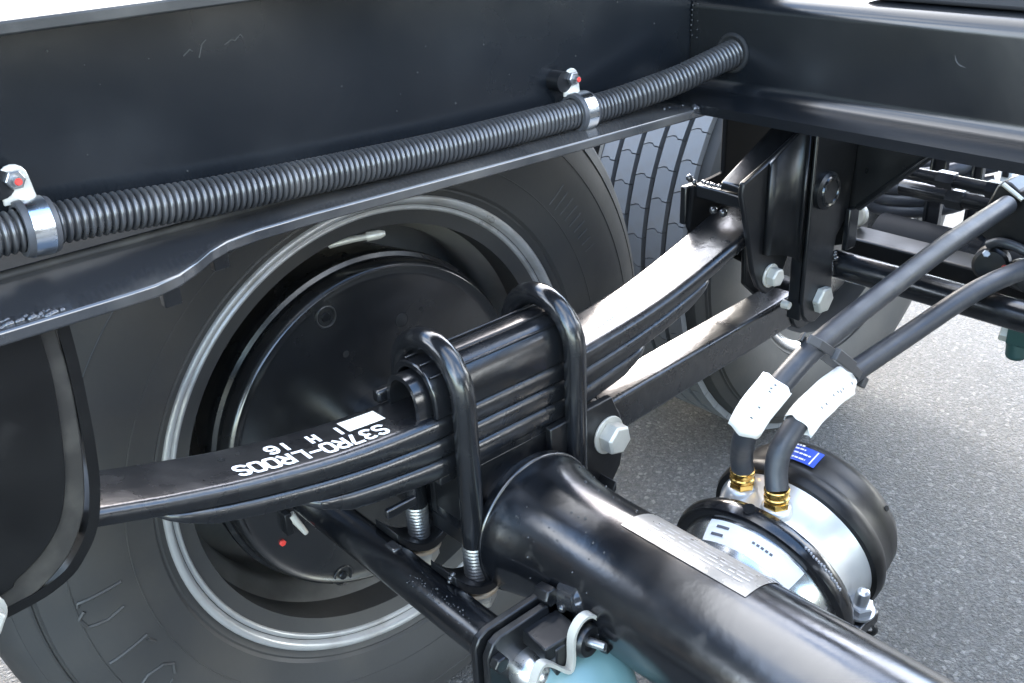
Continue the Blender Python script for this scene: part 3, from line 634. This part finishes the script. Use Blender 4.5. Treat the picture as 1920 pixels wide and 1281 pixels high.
# ------------------------------------------------------------------ brake chamber
CC = V((.162, -.441, -.065)); CD = V((1, .05, .284)).normalized()
ch = thing('brake_chamber', 'silver and black round brake chamber with two clamp bands beside the axle', 'brake chamber', tuple(CC))
UH = (0, 0, 1)
bm = B(); lathe(bm, [(-.060, .058), (-.055, .070), (-.045, .080), (-.020, .0905), (-.004, .093)], CC, CD, 72); front = obj('front_shell', bm, M_BRUSH, ch, 50)
bm = B(); lathe(bm, [(-.011, .092), (-.0125, .099), (-.010, .1045), (-.003, .1062), (.004, .1055), (.010, .102), (.011, .092)], CC, CD, 90, closed=True); band = obj('clamp_band', bm, M_PAINT, ch, 50)
bm = B(); lathe(bm, [(.004, .093), (.011, .0905), (.020, .0878), (.042, .0875), (.055, .0915), (.066, .0965)], CC, CD, 80, caps=False); body = obj('body', bm, M_CAST, ch, 50)
bm = B(); lathe(bm, [(.060, .094), (.0605, .0995), (.066, .1022), (.074, .1022), (.081, .0990), (.085, .0962), (.10, .0953), (.114, .0938), (.1245, .0885), (.131, .076), (.1335, .05), (.134, .002)], CC, CD, 90); hous = obj('spring_housing', bm, M_HOUSE, ch, 50)
def on_ch(a, t, R): 
    u, v = frame(CD); return CC+CD*t+(u*math.cos(a)+v*math.sin(a))*R
u_, v_ = frame(CD)
def ang_of(p):
    q = V(p)-CC; q -= CD*q.dot(CD); return math.atan2(q.dot(v_), q.dot(u_))
def cpatch(bm, a0, a1, prof, n=24, lift=.0006):
    R_ = [[bm.verts.new(on_ch(a0+(a1-a0)*i/n, t, r+lift)) for t, r in prof] for i in range(n+1)]
    for a, b_ in zip(R_, R_[1:]):
        for j in range(len(prof)-1): bm.faces.new((a[j], a[j+1], b_[j+1], b_[j]))
AT = ang_of(CC+V((0, 0, 1)))                       # straight up
AN = ang_of(CC+V((0, -1, 0)))                      # towards the middle of the trailer
sg = 1 if ((AN-AT+PI) % (2*PI)-PI) > 0 else -1
fp = [(-.037, .0840), (-.029, .0873), (-.020, .0905), (-.0135, .0918)]
bm = B(); cpatch(bm, AT-sg*math.radians(28), AT+sg*math.radians(44), fp); wl = obj('white_label', bm, M_WHITE, front, 180)
bm = B(); cpatch(bm, AT-sg*math.radians(20), AT-sg*math.radians(10), [(-.0225, .0898), (-.0195, .0907)], 6, .0011); cpatch(bm, AT-sg*math.radians(22), AT-sg*math.radians(12), [(-.031, .0867), (-.028, .0878)], 6, .0011)
for k in range(5): cpatch(bm, AT+sg*math.radians(8+3.2*k), AT+sg*math.radians(10+3.2*k), [(-.024, .0892), (-.0215, .0900)], 2, .0011)
obj('label_print', bm, M_INK, wl, 180)
bm = B(); A_ = ang_of((.238, -.430, .059)); b0, b1 = A_-sg*math.radians(16), A_+sg*math.radians(13)
cpatch(bm, b0, b1, [(.089, .0966), (.113, .0945)], 10); bs = obj('blue_sticker', bm, M_BLUE, hous, 180)
bm = B(); random.seed(9)
for t0, n0, n1 in ((.0965, .05, .75), (.1035, .05, .8), (.1095, .1, .62), (.1145, .2, .55)):
    f = n0
    while f < n1:
        l = random.uniform(.04, .12); cpatch(bm, b0+(b1-b0)*f, b0+(b1-b0)*min(n1, f+l), [(t0-.0042, .0962), (t0-.0018, .0958)], 1, .0014); f += l+.02
cpatch(bm, b0+(b1-b0)*.86, b0+(b1-b0)*.89, [(.0905, .0963), (.111, .0948)], 1, .0014)
obj('sticker_print', bm, M_WHITE, bs, 180)
# raised code on the band
bm = B()
for k in range(16):
    a = AT+sg*math.radians(34+1.9*k); p = on_ch(a, -.001+random.uniform(-.001, .001), .1063)
    box(bm, p, (.0022, .0016, .0028))
obj('raised_code', bm, M_GREYINK, band)
# pressure ports
ports = ((V((.175, -.399, .019)), V((-.02, 0, 1))), (V((.166, -.449, .024)), V((-.06, .02, 1))))
for p, d in ports:
    bm = B(); lathe(bm, [(-.03, .0190), (-.008, .0185), (.002, .0165), (.007, .0155), (.0085, .0135)], p, d, 30); obj('port', bm, M_CAST, body, 45)
# clamp ears with bolt
be = V((.196, -.536, -.075)); 
bm = B(); box(bm, be+V((.002, .002, -.010)), (.040, .030, .016)); box(bm, be+V((-.004, .016, -.004)), (.032, .026, .018)); obj('clamp_ear', bm, M_PAINT, band, 40, .003)
bm = B(); bd = V((-.12, -.15, 1)).normalized(); lathe(bm, [(-.030, .0072), (.030, .0072), (.034, .0062), (.036, .003)], be, bd, 20); hexa(bm, be+bd*.008, bd, .0135, .009); lathe(bm, [(.005, .0160), (.008, .0160)], be, bd, 28); obj('clamp_bolt', bm, M_ZBOLT, band, 28)
bm = B(); ring(bm, be+V((.020, -.002, -.030)), (1, .2, .1), .009, .003, 24, 8); obj('ear_ring', bm, M_PAINT, band)
a = ang_of((.262, -.52, .012)); bm = B(); lathe(bm, [(0, .0032), (.0006, .0030)], on_ch(a,   .116, .0938), on_ch(a, 0, 1)-CC, 14); obj('drain_hole', bm, M_HOLE, hous)
bm = B(); a = ang_of((.10, -.40, .05)); lathe(bm, [(0, .007), (.004, .0065)], on_ch(AT-sg*math.radians(2), .0, .1045), on_ch(AT, 0, 1)-CC, 20); obj('rivet', bm, M_PAINT, band)

# ------------------------------------------------------------------ air hoses
def hose(name_lbl, fit, pts, tag_rng, flip):
    p, d = fit; d = d.normalized()
    h = thing('air_hose', name_lbl, 'air hose', tuple(p), 'air hoses feeding the brake chamber')
    P = spline([p+d*.027]+[V(q) for q in pts], 10); P = resample(P, .008)
    bm = B(); tube(bm, P, .0119, 22); obj('hose', bm, M_HOSE, h, 60)
    bm = B(); hexa(bm, p+d*.0085, d, .0138, .0075); lathe(bm, [(.015, .0108), (.0165, .0130), (.0195, .0130), (.0205, .0118), (.0220, .0118), (.0232, .0128), (.0262, .0132), (.0285, .0130), (.0295, .0120)], p, d, 28); obj('brass_fitting', bm, M_BRASS, h, 30)
    # paper tag wrapped round the hose and pinched to one side
    L = [0]
    for a, b_ in zip(P, P[1:]): L.append(L[-1]+(b_-a).length)
    Q = [q for q, l in zip(P, L) if tag_rng[0] <= l <= tag_rng[1]]; F = frames(Q); rings = []; random.seed(len(Q))
    camd = V((-.62, -.66, .42)); n = 40
    for i, (q, (t, _, _)) in enumerate(zip(Q, F)):
        side = t.cross(camd).normalized(); fr_ = side.cross(t).normalized()
        rg = []
        for k in range(n):
            a = 2*PI*k/n; cx = math.cos(a); sx = math.sin(a)
            ww = .0205 if cx*flip > 0 else .0140
            wob = 1+.012*math.sin(i*1.3+k*.5)
            rg.append(q+side*(ww*math.copysign(abs(cx)**.8, cx)*wob)+fr_*((.0128 if cx*flip < .3 else .0128-.0085*(cx*flip-.3)/.7)*math.copysign(abs(sx)**.9, sx)*wob))
        if i in (0, len(Q)-1):
            rg = [g_+t*.0010*math.sin(k*.9) for k, g_ in enumerate(rg)]
        rings.append(rg)
    bm = B(); loft(bm, rings, True, False); tg = obj('paper_tag', bm, M_PAPER, h, 180); tg.modifiers.new('solid', 'SOLIDIFY').thickness = .0005
    bm = B(); m_ = len(Q)
    for row, (f0, f1) in enumerate(((.30, .62), (.66, .9))):
        for s_ in range(5):
            f = f0+(f1-f0)*s_/4; i = min(m_-2, int(f*(m_-1))); fr2 = f*(m_-1)-i
            q = Q[i].lerp(Q[i+1], fr2); t = F[i][0]; side = t.cross(camd).normalized(); fo = side.cross(t).normalized()
            c = q+side*(.006*(1 if row else .8)*flip)+fo*.0142
            if random.random() < .25: continue
            c += side*random.uniform(-.0012, .0012); pts_ = [c+t*a_*random.uniform(.0006, .0013)+side*b_*.0016 for a_, b_ in ((-1, -1), (1, -1), (.6, 1), (-1, .7))]
            bm.faces.new([bm.verts.new(x) for x in pts_])
    obj('tag_print', bm, M_INK, tg)
    return h
hose('grey rubber air hose farther from the axle, white paper tag near its lower end', ports[0],
     [(.166, -.402, .072), (.146, -.418, .110), (.143, -.430, .138), (.160, -.437, .160), (.190, -.440, .178), (.225, -.440, .189), (.331, -.440, .205), (.461, -.440, .222), (.545, -.440, .229), (.625, -.440, .234)], (.083, .150), -1)
hose('grey rubber air hose passing over the blue sticker, its white tag touching the cable tie', ports[1],
     [(.170, -.442, .070), (.179, -.440, .090), (.209, -.440, .112), (.245, -.440, .123), (.285, -.440, .128), (.394, -.450, .143), (.480, -.465, .163), (.534, -.475, .171), (.594, -.485, .172), (.675, -.500, .176), (.78, -.515, .18)], (.072, .168), 1)

tie = thing('cable_tie', 'black plastic cable tie holding the two air hoses together', 'cable tie', (.27, -.44, .16))
d_ = (V((.331, -.440, .107))-V((.203, -.440, .208)))
a_, b_ = V((.203, -.440, .207)), V((.322, -.440, .113)); dx = (b_-a_).normalized(); vv = V((-.58, -.66, .46)); vv = (vv-dx*vv.dot(dx)).normalized(); ss = dx.cross(vv)
R3 = Matrix((dx, ss, vv)).transposed()
bm = B(); pts = [(.0, .003), (.010, .011), (.028, .0135), (.042, .014), (.075, .0145), (.10, .0145), (.125, .010), (.142, .001)]
rings = [[a_+dx*s_+ss*y+vv*(h_+z) for y, z in ((-.0045, 0), (.0045, 0), (.0045, .0022), (-.0045, .0022))] for s_, h_ in pts]; loft(bm, rings); 
rings = [[a_+dx*s_+ss*y+vv*(-h_+z) for y, z in ((-.0045, 0), (.0045, 0), (.0045, .0022), (-.0045, .0022))] for s_, h_ in pts]; loft(bm, rings)
obj('strap', bm, M_STRAPR, tie, 30, .0006)
bm = B(); box(bm, a_+dx*.060+vv*.018, (.046, .0125, .0075), R3); obj('saddle_block', bm, M_STRAPR, tie, 30, .0012)
bm = B(); box(bm, a_+dx*.148+vv*.004+ss*.002, (.011, .012, .009), R3); box(bm, a_+dx*.139+vv*.006-ss*.008, (.014, .005, .004), R3); obj('tie_head', bm, M_STRAPR, tie, 30, .001)

# ------------------------------------------------------------------ camshaft tube, bracket and slack adjuster
cam_t = thing('camshaft_tube', 'slim black brake camshaft tube left of the axle', 'camshaft tube', (-.127, -.2, -.035))
bm = B(); lathe(bm, [(.0, .022), (-.34, .022), (-.342, .0265), (-.352, .0265)], (-.127, .0, -.035), (0, 1, 0), 48); obj('tube', bm, M_AXLE, cam_t, 40)
bm = B(); box(bm, (-.125, -.175, -.0135), (.012, .018, .006)); obj('lug', bm, M_WELD, cam_t, 30, .002)
bm = B()
for k in range(60):
    a = random.gauss(math.radians(120), .22); y = random.uniform(-.34, -.22); bmesh.ops.create_icosphere(bm, subdivisions=1, radius=random.uniform(.0005, .0012), matrix=Matrix.Translation((-.127+.022*math.cos(a), y, -.035+.022*math.sin(a))))
o = obj('weld_spatter', bm, M_WELD, cam_t, 60); o['kind'] = 'stuff'
bm = B(); xz([(-.1655, -.075), (-.1655, -.006), (-.160, .004), (-.150, .009), (-.06, .009), (-.035, -.006), (-.03, -.03), (-.045, -.075), (-.10, -.10)], -.360, -.352, bm); obj('bracket_plate', bm, M_PLATE, cam_t, 30, .0015)
bm = B(); xz([(-.161, -.070), (-.161, -.012), (-.154, .001), (-.145, .005), (-.085, .005), (-.08, -.02), (-.10, -.07)], -.372, -.363, bm); obj('cover_plate', bm, M_PLATE, cam_t, 30, .0015)
bm = B(); hexa(bm, (-.152, -.372, -.018), (0, -1, 0), .009, .010); obj('bolt', bm, M_PLATE, cam_t, 28, .0008)
bm = B(); hexa(bm, (-.078, -.352, .006), (0, -1, .2), .010, .02); obj('bolt', bm, M_PLATE, cam_t, 28, .0008)
bm = B(); lathe(bm, [(0, .021), (.012, .0205), (.022, .0175), (.029, .011), (.032, .003)], (-.117, -.372, -.048), (-.1, -1, .05), 40); obj('shaft_end', bm, M_BRUSH, cam_t, 60)
bm = B(); tube(bm, [(-.058, -.372, .004), (-.060, -.392, .010)], [.017, .014], 20); lathe(bm, [(0, .014), (.006, .011), (.008, .004)], (-.060, -.392, .010), (-.25, -.8, .6), 20); obj('lug', bm, M_WELD, cam_t, 40)
bm = B(); box(bm, (-.098, -.389, -.012), (.043, .036, .016), Matrix.Rotation(-.08, 3, 'Z')); obj('sensor_block', bm, M_PLATE, cam_t, 30, .0015)
bm = B(); box(bm, (-.085, -.402, -.035), (.05, .012, .05)); obj('sensor_foot', bm, M_PLATE, cam_t, 30, .0015)
bm = B(); bmesh.ops.create_icosphere(bm, subdivisions=2, radius=.005, matrix=Matrix.Translation((-.073, -.378, -.001))); obj('rivet', bm, M_WELD, cam_t)

sl = thing('slack_adjuster', 'teal painted slack adjuster with a bent steel bracket at the bottom edge', 'slack adjuster', (-.085, -.42, -.09))
tdir = V((-.22, -.62, .75)).normalized()
bm = B(); lathe(bm, [(-.045, .053), (-.012, .053), (-.004, .0520), (.003, .0485), (.009, .040), (.013, .025), (.0145, .002)], (-.087, -.424, -.062), tdir, 60); obj('body', bm, M_TEAL, sl, 35)
bm = B()
st = [(-.150, -.035), (-.138, -.008), (-.126, -.010), (-.104, -.034), (-.097, -.030), (-.0955, .000), (-.088, .012), (-.078, .015), (-.068, .009), (-.063, -.004), (-.062, -.022)]
st = [(p.x, p.z) for p in spline([(x, 0, z) for x, z in st], 4)]
rings = []
for i, (x, z) in enumerate(st):
    x0, z0 = st[max(0, i-1)]; x1, z1 = st[min(len(st)-1, i+1)]; L_ = math.hypot(x1-x0, z1-z0); nx, nz = -(z1-z0)/L_*.0015, (x1-x0)/L_*.0015
    rings.append([(x+nx*1.1, -.418, z+nz*1.1), (x+nx*1.1, -.409, z+nz*1.1), (x-nx*1.1, -.409, z-nz*1.1), (x-nx*1.1, -.418, z-nz*1.1)])
loft(bm, rings); obj('bent_bracket', bm, M_ZINC, sl, 40)
bm = B(); xz([(-.0945, -.03), (-.0945, .0), (-.087, .010), (-.078, .013), (-.069, .008), (-.0645, -.004), (-.064, -.03)], -.4115, -.409, bm); obj('bracket_face', bm, M_PLATE, sl, 40)
bm = B(); lathe(bm, [(0, .0165), (.006, .0165), (.009, .0145), (.009, .009), (.006, .008)], (-.079, -.412, -.013), (.1, -1, .1), 36); obj('washer_disc', bm, M_PLATE, sl, 35)
bm = B(); lathe(bm, [(0, .0046), (.018, .0042), (.020, .0036)], (-.079, -.416, -.013), (.25, -1, .12), 16); obj('pin', bm, M_THREAD, sl)
bm = B(); hexa(bm, (-.066, -.424, -.022), (.25, -1, .1), .0065, .007); obj('nut', bm, M_PLATE, sl, 28)

# ------------------------------------------------------------------ far wheel (second axle) with separate tread blocks
FX, FY, FZ, FR = 1.10, .045, .0, .4645
fw = thing('truck_wheel', 'farther truck tyre with blocky tread and bright polished rim behind the hanger', 'wheel', (FX, FY+.12, GZ))
k_ = FR/.4795
fp_ = [(y*1.0, r*k_ if r > .31 else r-.006) for y, r in tp[:20]]+[(.034, FR-.0095), (.216, FR-.0095)]+[(y, r*k_ if r > .31 else r-.006) for y, r in tp[-7:]]
bm = B(); lathe(bm, fp_, (FX, FY, FZ), (0, 1, 0), 128, closed=True); ft = obj('tyre', bm, M_RUB, fw, 25)
bm = B(); lathe(bm, [(y+.335, r) for y, r in fp_], (FX, FY, FZ), (0, 1, 0), 72, closed=True); obj('outer_tyre', bm, M_RUB, fw, 25)
bm = B(); lathe(bm, [(-1.295-y, r) for y, r in fp_], (FX, 0, FZ), (0, 1, 0), 72, closed=True); obj('opposite_tyre', bm, M_RUB, fw, 25)
bm = B(); lathe(bm, [(.02, .293), (-.002, .2945), (-.0055, .291), (-.0052, .286), (-.001, .281), (.004, .276), (.010, .268), (.04, .263), (.06, .256), (.085, .240), (.12, .238), (.16, .25), (.175, .20), (.176, .06)], (FX, FY, FZ), (0, 1, 0), 120, caps=False); obj('rim', bm, M_POLISH, fw, 50)
bm = B(); lathe(bm, [(.03, .205), (.035, .215), (.17, .21)], (FX, FY, FZ), (0, 1, 0), 60); obj('brake_drum', bm, M_FRAME, fw, 40)
# one block per rib shape, shared mesh, placed round the tread
NB = 56; pitch = 2*PI/NB
def block_mesh(w, r0, r1, slope):
    bm = B(); h = pitch*FR*.5-.0009
    front = [(-h, -w), (-h*.985, -w*.4), (-h-.004, -w*.1), (-h-.0035, w*.35), (-h+.001, w)]
    back = [(h+.001, w), (h-.0035, w*.35), (h-.004, -w*.1), (h, -w*.4), (h, -w)]
    prism(bm, [(y, t, r0) for t, y in front+back], (0, 0, r1-r0))
    bmesh.ops.translate(bm, verts=bm.verts[:], vec=(0, 0, 0)); bmesh.ops.recalc_face_normals(bm, faces=bm.faces[:])
    me = bpy.data.meshes.new('tread_block'); bm.to_mesh(me); bm.free(); me.materials.append(M_TREAD); return me
ribs = [(.0365, .0160), (.0795, .0165), (.1225, .0165), (.1655, .0165), (.2085, .0160)]
bmes = {w: block_mesh(w, FR-.012, FR, 0) for w in (.0160, .0165)}
for ri, (yc, hw) in enumerate(ribs):
    for k in range(NB):
        a = k*pitch+ri*pitch*.37
        if not (math.radians(92) < a % (2*PI) < math.radians(285)): continue
        o = bpy.data.objects.new('tread_block', bmes[hw]); COL.objects.link(o); o.parent = fw
        er, et = V((math.cos(a), 0, math.sin(a))), V((-math.sin(a), 0, math.cos(a)))
        mm = Matrix((V((0, 1, 0)), et, er)).transposed().to_4x4(); mm.translation = V((FX, FY+yc+.002, FZ))-fw.location
        o.matrix_local = mm

# ------------------------------------------------------------------ tubes and small gear at the right, behind the hoses
ct = thing('cross_tube', 'round black cross tube leaving the hanger towards the lower right', 'cross tube', (.55, -.6, .13))
bm = B(); lathe(bm, [(-1.4, .0185), (-.262, .0185)], (.55, 0, .133), (0, 1, 0), 40); obj('tube', bm, M_PAINT, ct, 40)
bm = B(); beads(bm, [(.535, -.268, .150), (.532, -.268, .120)], .005, .006, .4); beads(bm, [(.527, -.272, .158), (.53, -.274, .150)], .004, .004, .6); obj('weld_bead', bm, M_WELD, ct, 60)
fb = thing('flat_bar', 'flat black cross bar above the round tube, blue sky gleaming on it', 'cross bar', (.68, -.5, .12))
bm = B(); box(bm, (.68, -.72, .1160), (.052, 1.02, .030)); obj('bar', bm, M_HOUSE, fb, 30, .003)
for i, (y, z, lbl) in enumerate(((-.205, .150, 'pale round bolt head beside the gusset edge'), (-.215, .098, 'pale square lug below the pale round bolt'))):
    bm = B()
    if i == 0: lathe(bm, [(0, .018), (-.008, .018), (-.010, .015)], (.70, y, z), (1, 0, 0), 24)
    else: box(bm, (.70, y, z), (.02, .045, .020))
    tag(obj('bolt_head' if i == 0 else 'lug', bm, M_ZINC, None, 30, .001), lbl, 'bolt head' if i == 0 else 'lug')
cl = thing('hose_coil', 'coil of dark air hoses hanging behind the gusset', 'hose coil', (.98, -.16, .1))
for k, (dz, dx) in enumerate(((0, 0), (-.020, .004), (-.040, .008), (-.060, .012))):
    P = [(.95+dx+.13*(1-math.cos(a))*.5, -.165+.085*math.cos(a+PI*.5)*1.0, .150+dz+.022*math.sin(a)) for a in (PI*2*i/36 for i in range(37))]
    P = [(.95+dx+.055*math.sin(2*PI*i/36), -.165+.080*math.cos(2*PI*i/36), .160+dz-.016*math.cos(2*PI*i/36+.5)) for i in range(37)]
    bm = B(); tube(bm, P, .0125, 14, False); obj('loop', bm, M_HOSE, cl, 60)
for x, y, ww, lbl in ((.88, -.232, .022, 'slim black upright with worn edge in front of the hose coil'), (.90, -.283, .014, 'slim black upright next to the off-white bracket')):
    bm = B(); box(bm, (x, y, .12), (.012, ww, .20)); box(bm, (x-.004, y+ww/2-.001, .12), (.014, .004, .20)); tag(obj('upright', bm, M_PAINT, None, 30, .0015), lbl, 'upright')
cl2 = thing('hose_coil', 'narrow stack of dark hose loops between the two uprights', 'hose coil', (.95, -.255, .16))
for k in range(4):
    bm = B(); tube(bm, spline([(.96, -.245, .185-.022*k), (.945, -.262, .192-.022*k), (.955, -.285, .200-.022*k)], 6), .009, 12); obj('loop', bm, M_HOSE, cl2, 60)
wb = thing('valve_bracket', 'off-white valve bracket against the bright yard at the upper right', 'bracket', (.95, -.30, .14))
bm = B(); prism(bm, [(.955, -.292, .215), (.955, -.322, .215), (.955, -.322, .19), (.955, -.306, .178), (.955, -.312, .160), (.955, -.333, .145), (.955, -.328, .125), (.955, -.292, .105)], (.012, 0, 0)); obj('body', bm, M_WBOX, wb, 30, .002)
bm = B(); lathe(bm, [(0, .005), (.010, .005)], (.955, -.333, .133), (-1, -.6, 0), 14); obj('screw', bm, M_PLATE, wb)
bm = B(); box(bm, (.954, -.300, .172), (.004, .009, .016)); obj('slot', bm, M_HOLE, wb)
dk = thing('valve_block', 'dark relay valve block where the upper air hose ends', 'valve', (.68, -.44, .2))
bm = B(); prism(bm, [(.64, -.400, .190), (.64, -.412, .232), (.64, -.418, .250), (.64, -.426, .258), (.64, -.434, .256), (.64, -.446, .248), (.64, -.456, .252), (.64, -.56, .25), (.64, -.56, .18), (.64, -.43, .170)], (.06, 0, 0)); obj('housing', bm, M_PLATE, dk, 30, .003)
bm = B(); tube(bm, [(.637, -.426, .2545), (.637, -.452, .240)], .003, 8); obj('edge_clip', bm, M_ZINC, dk)
bm = B(); lathe(bm, [(0, .022), (.02, .022), (.024, .018)], (.650, -.425, .150), (-1, -.3, .1), 24); obj('cap', bm, M_PLATE, dk, 40)
bm = B(); lathe(bm, [(0, .020), (.028, .020), (.030, .014)], (.655, -.458, .140), (-.6, -.8, .2), 24); obj('cap', bm, M_PLATE, dk, 40)
bm = B(); lathe(bm, [(0, .004), (.008, .0035)], (.638, -.446, .152), (-1, -.3, .1), 12); obj('button', bm, M_RED, dk)
bm = B()
hexa(bm, (.630, -.424, .165), (-1, -.4, .5), .005, .005)
obj('bolt', bm, M_THREAD, dk, 28)
bm = B(); tube(bm, spline([(.63, -.425, .178), (.625, -.44, .186), (.628, -.462, .183), (.63, -.49, .172)], 6), .006, 10); obj('pipe', bm, M_HOSE, dk, 60)
for x, z, r, lbl in ((.76, .205, .009, 'thin black pipe running crosswise high behind the upper air hose'), (.80, .168, .012, 'thicker black pipe running crosswise below the thin pipe, behind the hose'), (.74, .06, .010, 'thin black pipe running crosswise low behind the flat cross bar')):
    bm = B(); lathe(bm, [(-1.2, r), (-.215, r)], (x, 0, z), (0, 1, 0), 20)
    for y in (-.30, -.37, -.44): lathe(bm, [(-.012, r+.004), (.012, r+.004)], (x, y, z), (0, 1, 0), 6)
    tag(obj('air_pipe', bm, M_PAINT, None, 35), lbl, 'pipe', 'pipes crossing behind the hoses')
rs = thing('air_reservoir', 'dark cylindrical air tank behind the upper hose', 'air tank', (.84, -.33, .05))
bm = B(); lathe(bm, [(-.23, .028), (-.225, .034), (.10, .034), (.105, .028)], (.84, -.27, .072), (0, 1, 0), 40); obj('tank', bm, M_HOUSE2, rs, 40)
for y in (-.33, -.41): 
    bm = B(); lathe(bm, [(-.008, .036), (.008, .036)], (.84, y, .072), (0, 1, 0), 36); box(bm, (.84, y, .125), (.012, .016, .05)); obj('tank_strap', bm, M_PAINT, rs, 30)
dc = thing('drain_cock', 'small dark green drain fitting hanging under the cross tube at the right edge', 'drain fitting', (.62, -.49, .06))
bm = B(); lathe(bm, [(0, .013), (.03, .013), (.034, .009)], (.63, -.480, .072), (0, -.1, -1), 20); box(bm, (.632, -.486, .075), (.03, .03, .03)); obj('body', bm, M_DGREEN, dc, 30, .002)
bm = B(); hexa(bm, (.632, -.472, .068), (-.3, 1, .1), .011, .014); obj('nut', bm, M_ZINC, dc, 28)
